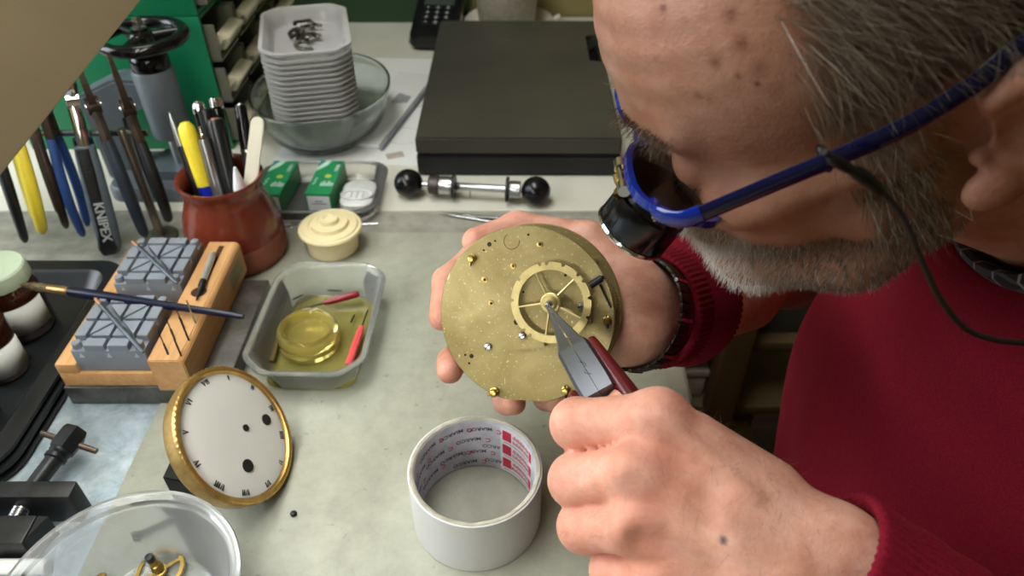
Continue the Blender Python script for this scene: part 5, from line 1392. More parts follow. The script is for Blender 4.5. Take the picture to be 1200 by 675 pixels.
# ---------------------------------------------------------------- hair as real strands
tri = np.concatenate([bf[:, [0, 1, 2]], bf[:, [0, 2, 3]]])
def strands(name, wt, n, length, radius, direction, m, nseg=4, tone=None, curl=.15, lift=.0):
    """grow n tapered three-sided hairs; direction(F,L,U)->(k,3) in head axes blended with the normal."""
    w3 = wt[tri].mean(1); keep = w3 > .02; T = tri[keep]
    a, b, c = bv[T[:, 0]], bv[T[:, 1]], bv[T[:, 2]]
    nrm = np.cross(b - a, c - a); ar = np.linalg.norm(nrm, axis=1); nrm /= np.maximum(ar, 1e-9)[:, None]
    pr = ar * w3[keep]; pr /= pr.sum()
    i = rng.choice(len(T), n, p=pr); u, v = rng.random(n), rng.random(n); s = u + v > 1; u[s], v[s] = 1 - u[s], 1 - v[s]
    p0 = a[i] + (b[i] - a[i]) * u[:, None] + (c[i] - a[i]) * v[:, None]; nn = nrm[i]
    # smoothed outward normal
    h = toH(p0.astype(f4)); dr = direction(h) @ HM.T
    dr += rng.normal(0, curl, (n, 3)); dr /= np.linalg.norm(dr, axis=1)[:, None]
    L = length(h) * rng.uniform(.6, 1.25, n)
    d0 = nn * (.75 + lift) + dr * .6; d0 /= np.linalg.norm(d0, axis=1)[:, None]
    d1 = dr - nn * np.minimum(0, (dr * nn).sum(1))[:, None] + nn * (.18 + lift); d1 /= np.linalg.norm(d1, axis=1)[:, None]
    wob = rng.normal(0, curl * .8, (n, 3))
    P_ = [p0 - nn * .3]
    for k in range(1, nseg + 1):
        t = k / nseg; d = d0 * (1 - t) + d1 * t + wob * t * t; d /= np.linalg.norm(d, axis=1)[:, None]
        P_.append(P_[-1] + d * (L / nseg)[:, None])
    ref = np.cross(d1, np.array([.3, .8, .5])); ref /= np.linalg.norm(ref, axis=1)[:, None]; r2 = np.cross(d1, ref)
    vs = np.empty((n, nseg + 1, 3, 3))
    for k in range(nseg + 1):
        rr = radius * (1 - .8 * (k / nseg) ** 1.5)
        for j in range(3):
            an = 2 * PI * j / 3; vs[:, k, j] = P_[k] + (ref * math.cos(an) + r2 * math.sin(an)) * rr
    base = (np.arange(n) * (nseg + 1) * 3)[:, None]
    fl = []
    for k in range(nseg):
        for j in range(3):
            jj = (j + 1) % 3; fl.append(np.stack([base[:, 0] + k * 3 + j, base[:, 0] + k * 3 + jj, base[:, 0] + (k + 1) * 3 + jj, base[:, 0] + (k + 1) * 3 + j], 1))
    tn = tone(h, n)
    return pchild(np_mesh(name, vs.reshape(-1, 3) / 1000, np.concatenate(fl), m, None, True, {'tone': np.repeat(tn, (nseg + 1) * 3)}))
def m_hair(name, stops):
    t = NT(name); a = t.n('ShaderNodeAttribute', attribute_name='tone').outputs['Fac']
    t.set(Base_Color=t.ramp(a, stops), Roughness=.45, Specular_IOR_Level=.35); return t.m
mh = m_hair('grey_brown_hair', [(0, lin('#33281e')), (.45, lin('#6b5a45')), (.75, lin('#94836b')), (1, lin('#d5cdbd'))])
def d_scalp(h):
    F, L, U = h[:, 0], h[:, 1], h[:, 2]; sg = np.sign(L)
    d = np.stack([-.55 - .3 * (U > 60) + .55 * (F > 10) * (U < 40), .25 * sg * (U > 70), -1.0 + .7 * sstep(60, 110, U)], 1)
    return d / np.linalg.norm(d, axis=1)[:, None]
hair = strands('hair', sm, 20000, lambda h: 11 + 16 * sstep(20, 70, h[:, 2]), .13, d_scalp, mh, 5, lambda h, n: np.clip(rng.normal(.36, .22, n) + .18 * (h[:, 2] < 20), 0, 1), curl=.30)
def d_beard(h):
    F, L, U = h[:, 0], h[:, 1], h[:, 2]
    d = np.stack([.35 + .0 * F, .1 * np.sign(L), -1.0 + 0 * F], 1); return d / np.linalg.norm(d, axis=1)[:, None]
def tone_beard(h, n):
    F, aLh = h[:, 0], np.abs(h[:, 1])
    w_ = sstep(66, 86, F)
    return np.clip(rng.normal(.50, .2, n) * (1 - w_) + (rng.normal(.93, .06, n)) * w_, 0, 1)
mbr = m_hair('grizzled_beard', [(0, lin('#3c332b')), (.5, lin('#83776a')), (.8, lin('#b9b0a4')), (1, lin('#efebe4'))])
beard = strands('beard', bmk, 15000, lambda h: 3.6 + 2.6 * sstep(60, 90, h[:, 0]), .12, d_beard, mbr, 3, tone_beard, curl=.3, lift=.1)
ebm = np.exp(-((U_ - (37 + .0 * aL)) / 2.4) ** 2) * sstep(8, 14, aL) * (1 - sstep(46, 54, aL)) * headm * (F_ > 60)
brow = strands('eyebrow', ebm, 520, lambda h: 8 + 0 * h[:, 0], .11, lambda h: np.stack([.45 + 0 * h[:, 0], .8 * np.sign(h[:, 1]), .12 - .5 * (np.abs(h[:, 1]) > 38)], 1), mh, 4, lambda h, n: np.clip(rng.normal(.3, .2, n), 0, 1), curl=.3)
lsm = np.exp(-((U_ - 8.5) / 1.6) ** 2) * (aL > 20) * (aL < 44) * (F_ > 80) * headm
lash = strands('eyelashes', lsm, 160, lambda h: 8 + 0 * h[:, 0], .12, lambda h: np.stack([.9 + 0 * h[:, 0], .25 * np.sign(h[:, 1]), -.35 + 0 * h[:, 0]], 1), mh, 3, lambda h, n: np.clip(rng.normal(.05, .05, n), 0, 1), curl=.12)
# fine arm hair on the near hand's back
fh = (np.exp(-(np.linalg.norm(bv - np.array(Cm(900, 560, .285)), axis=1) / 45) ** 2)) * handm
ahair = strands('arm_hair', fh, 420, lambda h: 7 + 0 * h[:, 0], .045, lambda h: np.tile(np.array([[.55, -.3, -.75]]), (len(h), 1)), mh, 3, lambda h, n: rng.uniform(.2, .6, n), curl=.3)

# ---------------------------------------------------------------- sweater
def knit(name, c, c2, rib=False):
    t = NT(name); f = t.noise(8, 3); g = t.noise(900, 3, .7); k = t.noise(230, 3, .6)
    c_ = t.ramp(g, [(.3, lin(c2)), (.7, lin(c))]); c_ = t.mix(t.math('MULTIPLY', f, .15), c_, lin(c2))
    t.set(Base_Color=c_, Roughness=.85, Sheen_Weight=.35, Sheen_Roughness=.4, Sheen_Tint=lin('#c04a55'), Specular_IOR_Level=.15,
          Normal=t.bump(t.math('ADD', g, k), .55, .0012)); return t.m
m_knit = knit('dark_red_wool', '#7d0d24', '#5f0919')
def sweat_sdf(p):
    d = s_ell(p, (342, 295, 25), (152, 196, 195))
    d = smin(d, s_ell(p, (402, 295, -120), (184, 196, 200)), 60)
    d = smin(d, s_cap(p, (318, 128, 126), (318, 458, 126), 66), 50)
    d = smin(d, s_cap(p, (296, 293, 176), (330, 295, 60), 76, 108), 40)
    d = smin(d, s_cap(p, lerp(NECK0, NECK1, .78), (322, 293, 150), 70, 90), 40)
    dl = smin(s_cap(p, (318, 108, 126), ELB, 62, 54), s_cap(p, ELB, lerp(LW['wr'], ELB, .28), 54, 41), 22)
    dl = smax(dl, (p - V3(lerp(lerp(LW['wr'], LW['wu'], .5), ELB, .15))) @ V3(-_ul), 3)
    dr = smin(s_cap(p, (318, 475, 126), RELB, 64, 58), s_cap(p, RELB, lerp(lerp(RW['wr'], RW['wu'], .5), RELB, .20), 58, 44), 26)
    dr = smax(dr, (p - V3(lerp(lerp(RW['wr'], RW['wu'], .5), RELB, .19))) @ V3(-_ur), 5)
    x, y, z = p[:, 0], p[:, 1], p[:, 2]
    wr = 2.2 * np.sin(x * .045 + y * .03 + z * .02) + 1.4 * np.sin(x * .02 - y * .07 + z * .05 + 1.0)
    # sleeve folds
    tl = (p - V3(ELB)) @ V3(_ul); tr = (p - V3(RELB)) @ V3(_ur)
    dl = dl + 1.6 * np.sin(tl * .11 + y * .05); dr = dr + 2.2 * np.sin(tr * .085 + z * .06 + .8) * np.exp(-((tr - 120) / 110) ** 2)
    d = smin(d + wr * .7, dl, 22); d = smin(d, dr, 18)
    # neck opening
    d = smax(d, -(s_cap(p, lerp(NECK0, NECK1, -.4), lerp(NECK0, NECK1, .36), 59, 59)), 5)
    return np.maximum(d, -240 - z)
_a = np.array(lerp(LW['wr'], LW['wu'], .5)) - np.array(ELB); _ul = _a / np.linalg.norm(_a)
_a = np.array(lerp(RW['wr'], RW['wu'], .5)) - np.array(RELB); _ur = _a / np.linalg.norm(_a)
sv, sf = surface(sweat_sdf, (60, -45, -245), (575, 590, 250), 3.0)
sweater = pchild(np_mesh('sweater', sv / 1000, sf, m_knit))
# ribbed cuffs
def cuff(name, c0, ax, e1, ra, rb, L, n=84, flare=1.0, roll=3.0):
    c0, ax = np.array(c0) / 1000, np.array(ax); e1 = np.array(e1); e1 = e1 - ax * (e1 @ ax); e1 /= np.linalg.norm(e1); e2 = np.cross(ax, e1)
    prof = [(-1.2, -.3), (-2.2, .6), (-2.0, 2.2), (-.6, 3.2), (1.5, 3.2)] + [(k, 2.6 + .5 * math.sin(k * .3)) for k in np.linspace(4, L, 12)]
    prof = [(14, -3.0), (4, -2.8), (.5, -2.0)] + prof
    rings = []
    N = n * 4
    for (z, dr) in prof:
        ring = []
        for k in range(N):
            a = 2 * PI * k / N; rib = (.55 * math.sin(n * a)) if dr > .3 else .2 * math.sin(n * a)
            k_ = (1 + (flare - 1) * max(0, z) / L)
            x, y = (ra * k_ + dr + rib) / 1000 * math.cos(a), (rb * k_ + dr + rib) / 1000 * math.sin(a)
            q = c0 - ax * z / 1000 + e1 * x + e2 * y; ring.append(Vector(q))
        rings.append(ring)
    bm = B(); loft(bm, rings, True, False)
    return pchild(obj(name, bm, m_cuff, None, 80))
m_cuff = knit('dark_red_rib', '#820f27', '#620a1b')
wl = np.array(lerp(LW['wr'], LW['wu'], .5)); wr_ = np.array(lerp(RW['wr'], RW['wu'], .5))
cuff('cuff', wl + _ul * 2, _ul, np.array(LW['wr']) - np.array(LW['wu']), 34, 29, 74, 60, 1.24)
cuff('cuff', wr_ - _ur * 12, _ur, np.array(RW['wr']) - np.array(RW['wu']), 34, 31, 52, 64, 1.15)
# neck rib and shirt collar
nax = np.array(NECK1, float) - np.array(NECK0); nax /= np.linalg.norm(nax)
def m_plaid():
    t = NT('dark_plaid_shirt'); sx = t.n('ShaderNodeSeparateXYZ'); t.l(t.tc(), sx.inputs[0])
    def line(s, w_, sc): return t.math('LESS_THAN', t.math('ABSOLUTE', t.math('SUBTRACT', t.math('FRACT', t.math('MULTIPLY', s, sc)), .5)), w_)
    c = t.mix(line(sx.outputs['X'], .16, 90), lin('#1d2028'), lin('#3b3f4a')); c = t.mix(line(sx.outputs['Z'], .12, 100), c, lin('#4a4d58')); c = t.mix(line(sx.outputs['Y'], .05, 90), c, lin('#8a8c92'))
    t.set(Base_Color=c, Roughness=.8); return t.m
e1 = np.cross(nax, [0, 1, 0]); e1 /= np.linalg.norm(e1); e2 = np.cross(nax, e1)
def ringn(t, r, gap=0):
    c = (np.array(NECK0) + nax * t) / 1000
    return [Vector(c + (e1 * math.cos(a) + e2 * math.sin(a)) * (r + 1.5 * math.sin(3 * a)) / 1000) for a in np.linspace(0, 2 * PI, 64, endpoint=False)]
bm = B(); loft(bm, [ringn(t, r) for t, r in ((100, 50), (82, 51), (64, 52), (61, 54), (64, 57), (78, 61), (102, 68), (108, 68), (106, 64), (86, 56))], True, False); pchild(obj('shirt_collar', bm, m_plaid(), None, 60))
bm = B(); loft(bm, [ringn(t, r) for t, r in ((122, 56), (110, 59), (104, 63), (105, 67), (114, 71), (128, 74), (140, 72))], True, False); pchild(obj('neckband', bm, m_cuff, None, 60))
# trousers (thighs forward under the bench edge)
m_jean = mat('dark_blue_denim', '#1e2f48', .85, var=.15, scale=200, bump=.3, bscale=900)
def jean_sdf(p):
    d = s_ell(p, (410, 295, -240), (170, 185, 120))
    for y, k in ((205, 1), (385, 1)):
        d = smin(d, s_cap(p, (400, y, -270), (170, y, -262), 86, 66), 30); d = smin(d, s_cap(p, (170, y, -262), (190, y, -760), 62, 46), 20)
        d = smin(d, s_cap(p, (185, y, -790), (80, y, -855), 40, 32), 20)
    return np.maximum(d, -890 - p[:, 2])
jv, jf = surface(jean_sdf, (0, 60, -895), (620, 530, -105), 8.0)
pchild(np_mesh('trousers', jv / 1000, jf, m_jean))
# ================================================================ clock movement in the upper hand
def mm2(px, py): return (px - 615) * .473e-3, (370 - py) * .473e-3      # photo offsets -> metres on the plate
bk = (CX * .26 + CY * .12 + CF * .95).normalized()
nM = -bk
MO = C(615, 370, .410)
xM = (CX - nM * CX.dot(nM)).normalized()
MM = frame(MO, nM, xM)
mov = empty('clock_movement', MO, MM.to_3x3(), 'round scratched brass clock movement held in the raised hand', 'clock movement')
def m_plate():
    t = NT('scratched_old_brass')
    f = t.noise(30, 5, .6, .5); g = t.noise(560, 3, .5); k = t.noise(14, 3)
    c = t.ramp(f, [(.3, lin('#827345')), (.5, lin('#96865a')), (.72, lin('#a99b70'))])
    c = t.mix(t.math('MULTIPLY', t.ramp(k, [(.4, (0, 0, 0)), (.7, (1, 1, 1))]), .4), c, lin('#8d7c46'))
    sp = t.ramp(g, [(.64, (0, 0, 0)), (.69, (1, 1, 1))]); c = t.mix(t.math('MULTIPLY', sp, .35), c, lin('#efe3b0'))
    v = t.noise(200, 3, .6, 1.5, stretch=(1, .25, 1)); sc = t.ramp(v, [(.70, (0, 0, 0)), (.73, (1, 1, 1))]); c = t.mix(t.math('MULTIPLY', sc, .6), c, lin('#efe6bd')); u2 = t.noise(230, 3, .6, .8); c = t.mix(t.ramp(u2, [(.70, (0, 0, 0)), (.74, (.55,) * 3)]), c, lin('#efe6bd'))
    t.set(Base_Color=c, Metallic=.6, Roughness=t.ramp(f, [(.3, (.5,) * 3), (.7, (.4,) * 3)]), Normal=t.bump(t.math('ADD', f, t.math('MULTIPLY', sp, -.6)), .12, .0006)); return t.m
m_plate = m_plate()
RP = .0497
def plate(z0, z1, r, flat=None):
    bm = B(); lathe(bm, [(0, z0), (r - .0004, z0), (r, z0 + .0004), (r, z1 - .0004), (r - .0004, z1), (0, z1)], 128, rfun=(lambda a, q, z: min(q, flat / max(1e-6, -math.sin(a))) if (flat and math.sin(a) < 0) else q)); return bm
obj('front_plate', plate(-.0026, 0, RP, .0482), m_plate, mov, 30)
obj('back_plate', plate(-.0310, -.0284, RP + .0004), m_plate, mov, 30)
for (a, r) in ((40, .043), (135, .043), (238, .044), (305, .043)):
    bm = B(); lathe(bm, [(0, -.0284), (.0036, -.0284), (.0030, -.026), (.0026, -.0155), (.0030, -.005), (.0036, -.0026), (0, -.0026)], 20, Matrix.Translation((r * math.cos(R(a)), r * math.sin(R(a)), 0))); obj('pillar', bm, m_plate, mov, 50)
# spring barrels between the plates
for (x, y) in ((.030, .006), (-.022, .018)):
    bm = gear_bm(.0185, .0130, .003, 72, 0, .003, .0009); obj('spring_barrel', bm, m_plate, mov, 30).location = (x, y, -.024)
    bm = B(); lathe(bm, [(0, -.0212), (.0165, -.0212), (.0168, -.0205), (.0168, -.008), (.0160, -.0075), (0, -.0075)], 48, Matrix.Translation((x, y, 0))); obj('barrel_drum', bm, m_plate, mov, 30)
# notched count wheel
wx, wy = mm2(648, 352)
bm = gear_bm(.0232, .0186, .0016, 1, 6, .0048, 0, R(-62))
bm.free()
bm = B(); n = 240; ro, ri, tt = .0222, .0180, .0015
notch = [5, 22, 30, 47, 63, 70, 96, 118, 150, 158, 196, 226]
def rw(k): return ro - (.0016 if any((k - q) % n in (0, 1, 2) for q in notch) else 0)
rot = 0
O1 = [Vector((rw(k) * math.cos(2 * PI * k / n), rw(k) * math.sin(2 * PI * k / n), 0)) for k in range(n)]
I1 = [Vector((ri * math.cos(2 * PI * k / n), ri * math.sin(2 * PI * k / n), 0)) for k in range(n)]
zb = .0034
LV = [[bm.verts.new(c + Vector((0, 0, z))) for c in L_] for L_, z in ((O1, zb), (O1, zb + tt), (I1, zb + tt), (I1, zb))]
for k in range(n):
    j = (k + 1) % n
    for a, b in ((0, 1), (1, 2), (2, 3), (3, 0)): bm.faces.new((LV[a][k], LV[a][j], LV[b][j], LV[b][k]))
m_wheel = mat('pale_brass_wheel', '#c9b67c', .4, .6, var=.1, scale=150)
wh = obj('count_wheel', bm, m_wheel, mov, 30); wh.location = (wx, wy, 0)
bm = B()
for k in range(5):
    a = R(46 + 72 * k); ca, sa = math.cos(a), math.sin(a)
    pts = [Vector((r_ * ca, r_ * sa, zb + .0008)) for r_ in (.004, .0183)]
    tube(bm, pts, [.0009, .0006], 6, flat=(1, 1))
obj('wheel_spokes', bm, m_wheel, wh, 30)
bm = B(); lathe(bm, [(0, .0002), (.0030, .0002), (.0030, zb), (.0052, zb), (.0056, zb + .0004), (.0056, zb + .0020), (.0050, zb + .0024), (.0040, zb + .0024), (.0036, zb + .0036), (.0028, zb + .0044), (0, zb + .0044)], 36); obj('wheel_hub', bm, m_wheel, wh, 30)
bm = B(); lathe(bm, [(0, zb + .0040), (.0018, zb + .0040), (.0018, zb + .0076), (.0012, zb + .0084), (0, zb + .0086)], 18); obj('arbor', bm, m_steel, wh, 30)
# cocks screwed to the plate
def poly(*pp): return [mm2(*q) for q in pp]
bm = B(); prism(bm, poly((604, 411), (642, 404), (633, 389), (616, 380), (604, 386)), 0, .0034, bevel=.0004); obj('cock', bm, m_plate, mov, 20)
bm = B(); prism(bm, poly((672, 368), (676, 330), (682, 329), (696, 352), (694, 376)), 0, .0022, bevel=.0004); obj('cock', bm, m_plate, mov, 20)
def screw(px, py, r=.0022, z=0.0, slot=0):
    x, y = mm2(px, py)
    bm = B(); lathe(bm, [(0, z), (r, z), (r, z + .0012), (r * .8, z + .0018), (0, z + .0020)], 20, Matrix.Translation((x, y, 0))); s_ = obj('screw', bm, m_steel, mov, 35)
    bm = B(); box(bm, (r * 1.7, .0004, .0004), (x, y, z + .0019), M=Matrix.Translation((x, y, 0)) @ Matrix.Rotation(slot, 4, 'Z') @ Matrix.Translation((-x, -y, 0))); obj('slot', bm, m_dsteel, s_, 0)
screw(614, 392, .0021, .0034, .4); screw(683, 355, .0022, .0022, .2); screw(570, 409, .0022, 0, .9)
def post(px, py, r=.0019, h=.004, pin=None):
    x, y = mm2(px, py)
    bm = B(); lathe(bm, [(0, 0), (r * 1.3, 0), (r * 1.3, h * .3), (r, h * .4), (r * 1.1, h * .7), (r * .8, h * .95), (0, h)], 20, Matrix.Translation((x, y, 0))); q = obj('post', bm, m_brass2, mov, 40)
    if pin is not None:
        d = Vector((math.cos(pin), math.sin(pin), 0)) * .004; bm = B(); tube(bm, [Vector((x, y, h * .5)) - d, Vector((x, y, h * .5)) + d * .8], [.0008, .0004], 8); obj('taper_pin', bm, m_dsteel if px > 640 else m_brass2, q, 40)
post(551, 304, pin=R(80)); post(578, 464, .0022, .005, R(25)); post(665, 456, .0019, .004, R(95)); post(712, 371, .0019, .004, R(95)); post(704, 420, .0014, .003, R(150))
# lifting detent at the upper right
p0, p1 = mm2(693, 331), mm2(706, 322)
bm = B(); tube(bm, [Vector((*p0, .0045)), Vector((*p1, .0035))], .0020, 10); tube(bm, [Vector((*p1, .0035)), Vector((*p1, -.003))], .0012, 8); obj('detent', bm, m_dsteel, mov, 40)
bm = B(); tube(bm, [Vector((*mm2(703, 330), .001)), Vector((*mm2(716, 356), .001))], .0006, 6); obj('detent_spring', bm, m_dsteel, mov)
# drilled holes, their inner shade put into the colour of dark discs
m_hole2 = mat('hole_shade_dark', '#241f14', .8)
for (px, py, r) in ((565, 294, .0006), (572, 287, .0013), (579, 283, .0006), (541, 421, .0007), (549, 422, .0013), (546, 431, .0007), (633, 286, .0008), (601, 312, .0006), (574, 357, .0008), (566, 329, .0008), (663, 321, .0008), (613, 342, .0007), (605, 378, .0016), (619, 275, .0007)):
    x, y = mm2(px, py); bm = B(); lathe(bm, [(0, .00006), (r, .00006), (r, -.0008), (0, -.0008)], 16, Matrix.Translation((x, y, 0))); obj('drilled_hole', bm, m_hole2, mov, 0)
for (px, py) in ((574, 357), (601, 312), (566, 329), (633, 286)):
    x, y = mm2(px, py); bm = B(); lathe(bm, [(.0009, .0001), (.0017, .0001), (.0019, .00001), (.0019, -.0002), (.0009, -.0002)], 20, Matrix.Translation((x, y, 0)), close=True); obj('bushing', bm, m_brass2, mov, 30)
# crescent engraved near the top edge
bm = B(); cx_, cy_ = mm2(599, 283)
tube(bm, [Vector((cx_ + .0044 * math.cos(R(a)), cy_ + .0044 * math.sin(R(a)), .00005)) for a in range(120, 371, 10)], .00018, 5); obj('engraved_arc', bm, mat('engraving_dark', '#6d5c2c', .6, .5), mov, 0)

# ================================================================ fine pliers in the near hand
TIP = MM @ Vector((wx, wy, .0128))
HND = C(752, 545, .318)
aP = (HND - TIP).normalized()
fP = (-CF - aP * (-CF).dot(aP)).normalized()          # broad side faces the viewer
MPl = frame(TIP, aP, aP.cross(fP) * -1)
# make local +Y face the viewer
if (MPl.to_3x3() @ Vector((0, 1, 0))).dot(fP) < 0: MPl = frame(TIP, aP, aP.cross(fP))
root = empty('fine_pliers', TIP, MPl.to_3x3(), 'slim steel pliers with dark red handles gripping the centre wheel arbor', 'pliers')
rgt = 1 if (MPl.to_3x3() @ Vector((1, 0, 0))).dot(CX) > 0 else -1
m_jaw = mat('satin_jaw_steel', '#777b83', .36, .95, var=.08, scale=40, stretch=(1, 1, .1))
for s in (-1, 1):
    rings = []
    for (z, wo, wi, th) in ((0, .0010, .0002, .0018), (.010, .0022, .0003, .0030), (.030, .0062, .0005, .0062), (.0335, .0080, .0004, .0078), (.036, .0084, .0002, .0086), (.058, .0090, .0001, .0092), (.066, .0086, .0001, .0088)):
        a, b = (wi, wo) if s > 0 else (-wo, -wi)
        ch = (b - a) * .18
        rings.append([Vector(v) for v in ((a, -th / 2, z), (b - (ch if s > 0 else 0), -th / 2, z), (b, -th / 2 + th * .2, z), (b, th / 2 - th * .2, z), (b - (ch if s > 0 else 0), th / 2, z), (a + (ch if s < 0 else 0), th / 2, z))] if s > 0 else
                     [Vector(v) for v in ((a + ch, -th / 2, z), (b, -th / 2, z), (b, th / 2, z), (a + ch, th / 2, z), (a, th / 2 - th * .2, z), (a, -th / 2 + th * .2, z))])
    bm = B(); loft(bm, rings); obj('jaw', bm, m_jaw, root, 25)
m_mar = mat('dark_red_grip', '#5a0f18', .3, var=.1)
for s in (-1, 1):
    st_ = .034 if s == rgt else .066
    bm = B()
    pts = smooth_path([(s * .0098, -.0012, st_), (s * .0112, -.001, .060), (s * .0125, 0, .085), (s * .0150, 0, .11), (s * .0120, 0, .15)], 6)
    tube(bm, pts, [.0030 + .0016 * min(1, i / 8) for i in range(len(pts))], 14, flat=(1.0, 1.1)); obj('handle', bm, m_mar, root, 50)
bm = B(); tube(bm, smooth_path([(-.001, 0, .046), (.0012, 0, .049), (-.0012, 0, .053), (.0012, 0, .0555), (.0004, 0, .051)], 5), .00022, 5)
for v in bm.verts: v.co.y += .00458
obj('engraved_mark', bm, m_jaw, root, 30)

# ================================================================ eyeglasses with cord, and the clip-on loupe
def Hm(F, L, U): return Vector(Hw(F, L, U)) / 1000
m_bluef = NT('translucent_blue_frame'); m_bluef.set(Base_Color=lin('#102f9a'), Roughness=.12, Transmission_Weight=.25, IOR=1.45, Coat_Weight=.3); m_bluef = m_bluef.m
m_navyt = mat('navy_temple_plastic', '#0d1240', .2, var=.05, coat=.4)
gl = empty('eyeglasses', Hm(88, 0, 14), label='blue plastic framed eyeglasses worn by the person, with a dark neck cord', cat='eyeglasses')
TLT = R(42)
def G(L, V, D=0.0, s=1):
    """front-frame coordinates (mm): L sideways, V up in the lens plane, D forward."""
    wrap = -.0022 * (abs(L)) ** 2 * .45
    F = 94.0 + math.sin(TLT) * V + math.cos(TLT) * (D + wrap); U = 10 + math.cos(TLT) * V - math.sin(TLT) * (D + wrap)
    return Hm(F, L, U)
def lens_outline(s, grow=0):
    out = []
    for k in range(56):
        a = 2 * PI * k / 56; ex = 3.2
        c_, s_ = math.cos(a), math.sin(a)
        r = (abs(c_) ** ex + abs(s_) ** ex) ** (-1 / ex)
        L = 34 + (26.5 + grow) * r * c_; V = 0 + (17.0 + grow) * r * s_ - 1.5 * (c_ < 0) * abs(c_)
        out.append((s * L, V))
    return out
for s in (-1, 1):
    bm = B(); rings = []
    o_, i_ = lens_outline(s, 2.6), lens_outline(s, 0)
    L4 = [[G(l, v, 1.8) for l, v in o_], [G(l, v, 1.8) for l, v in i_], [G(l, v, -1.6) for l, v in i_], [G(l, v, -1.6) for l, v in o_]]
    vs = [[bm.verts.new(c) for c in r] for r in L4]
    for k in range(56):
        j = (k + 1) % 56
        for a, b in ((0, 1), (1, 2), (2, 3), (3, 0)): bm.faces.new((vs[a][k], vs[a][j], vs[b][j], vs[b][k]))
    wpart('rim', bm, m_bluef, gl, 60)
    bm = B(); lo_ = lens_outline(s, .2)
    for D in (.7, -.7): pass
    a_ = [bm.verts.new(G(l, v, .6)) for l, v in lo_]; b_ = [bm.verts.new(G(l, v, -.6)) for l, v in lo_]
    bm.faces.new(a_); bm.faces.new(list(reversed(b_)))
    for k in range(56): bm.faces.new((a_[k], a_[(k + 1) % 56], b_[(k + 1) % 56], b_[k]))
    t = NT('spectacle_lens_%d' % s); nt = t.t; out = nt.nodes['Material Output']; nt.nodes.remove(t.b)
    tr = t.n('ShaderNodeBsdfTransparent'); tr.inputs['Color'].default_value = (.93, .94, .93, 1); gs = t.n('ShaderNodeBsdfGlossy'); gs.inputs['Roughness'].default_value = .02
    fr = t.n('ShaderNodeFresnel'); fr.inputs['IOR'].default_value = 1.5; mx = t.n('ShaderNodeMixShader'); t.l(fr.outputs[0], mx.inputs[0]); t.l(tr.outputs[0], mx.inputs[1]); t.l(gs.outputs[0], mx.inputs[2]); t.l(mx.outputs[0], out.inputs['Surface'])
    wpart('lens', bm, t.m, gl, 30)
    # end piece and temple
    bm = B(); tube(bm, smooth_path([G(s * 58, 10, 0), G(s * 66, 11, -1), Hm(90, s * 72.5, 20), Hm(82, s * 74.5, 20)], 5), 2.6e-3, 10, flat=(1.5, .8), up=Vector(HU)); wpart('end_piece', bm, m_bluef, gl, 50)
    bm = B(); tp = smooth_path([Hm(82, s * 74.5, 20), Hm(55, s * 77, 21.5), Hm(20, s * 81.5, 24.5), Hm(-4, s * 83.0, 30), Hm(-24, s * 84, 38), Hm(-46, s * 80, 30), Hm(-54, s * 76, 2)], 6)
    tube(bm, tp, [2.3e-3] * (len(tp) - 8) + [2.4e-3] * 8, 12, flat=(1.55, .62), up=Vector(HU)); wpart('temple', bm, m_navyt, gl, 50)
bm = B(); tube(bm, smooth_path([G(-8.5, 7, 0), G(-4, 10, 1), G(4, 10, 1), G(8.5, 7, 0)], 5), 2.2e-3, 10, flat=(1.4, .9)); wpart('bridge', bm, m_bluef, gl, 50)
bm = B(); lathe(bm, [(0, 0), (.0013, 0), (.0013, .0006), (0, .0008)], 12, frame(G(-64, 10.5, 2.2), HF, HU)); wpart('hinge_screw', bm, m_chrome, gl, 30)
# cord
m_cord = mat('dark_brown_cord', '#2b2019', .7, var=.2, scale=300, bump=.3)
ct = smooth_path([C(966, 178, .2125), C(985, 191, .216), C(1008, 206, .220), C(1035, 226, .224), C(1060, 258, .230), C(1082, 310, .238), C(1105, 355, .246), C(1140, 390, .254), C(1200, 402, .262), C(1275, 400, .275), C(1380, 350, .290), Vector((.290, .205, .262)), Vector((.325, .27, .265)), Vector((.325, .32, .265)), Vector((.27, .375, .27)), Hm(-2, 82, 12), Hm(30, 78, 20)], 8)
bm = B(); tube(bm, ct, [.00105] * len(ct), 10); wpart('neck_cord', bm, m_cord, gl, 60)
bm = B(); q0, q1 = C(966, 178, .2120), C(1030, 222, .2230)
tube(bm, smooth_path([C(972, 184, .2140), C(992, 196, .2172), C(1012, 207, .2200), C(1034, 226, .2235)], 5), [.0011, .0017, .0018, .0018, .0018, .0017, .0016, .0016, .0021, .0022, .0022, .0021, .0020, .0019, .0016, .0012], 12); wpart('cord_connector', bm, mat('black_rubber', '#17130f', .45), gl, 60)
i0 = min(range(200), key=lambda k: (Hm(82 - k * .4, -75.5, 21.8) - C(968, 178, .213)).length); lp = Hm(82 - i0 * .4, -76.3, 22.2)
bm = B(); Ml = frame(lp, HF, HU); lathe(bm, [(.0030 + .0012 * math.cos(a), .0014 * math.sin(a)) for a in np.linspace(0, 2 * PI, 10, endpoint=False)], 28, Ml, close=True, rfun=lambda a, r, z: r * (1.0 + .35 * abs(math.cos(a)) - .25 * abs(math.sin(a)))); wpart('cord_loop', bm, mat('black_rubber', '#17130f'), gl, 60)

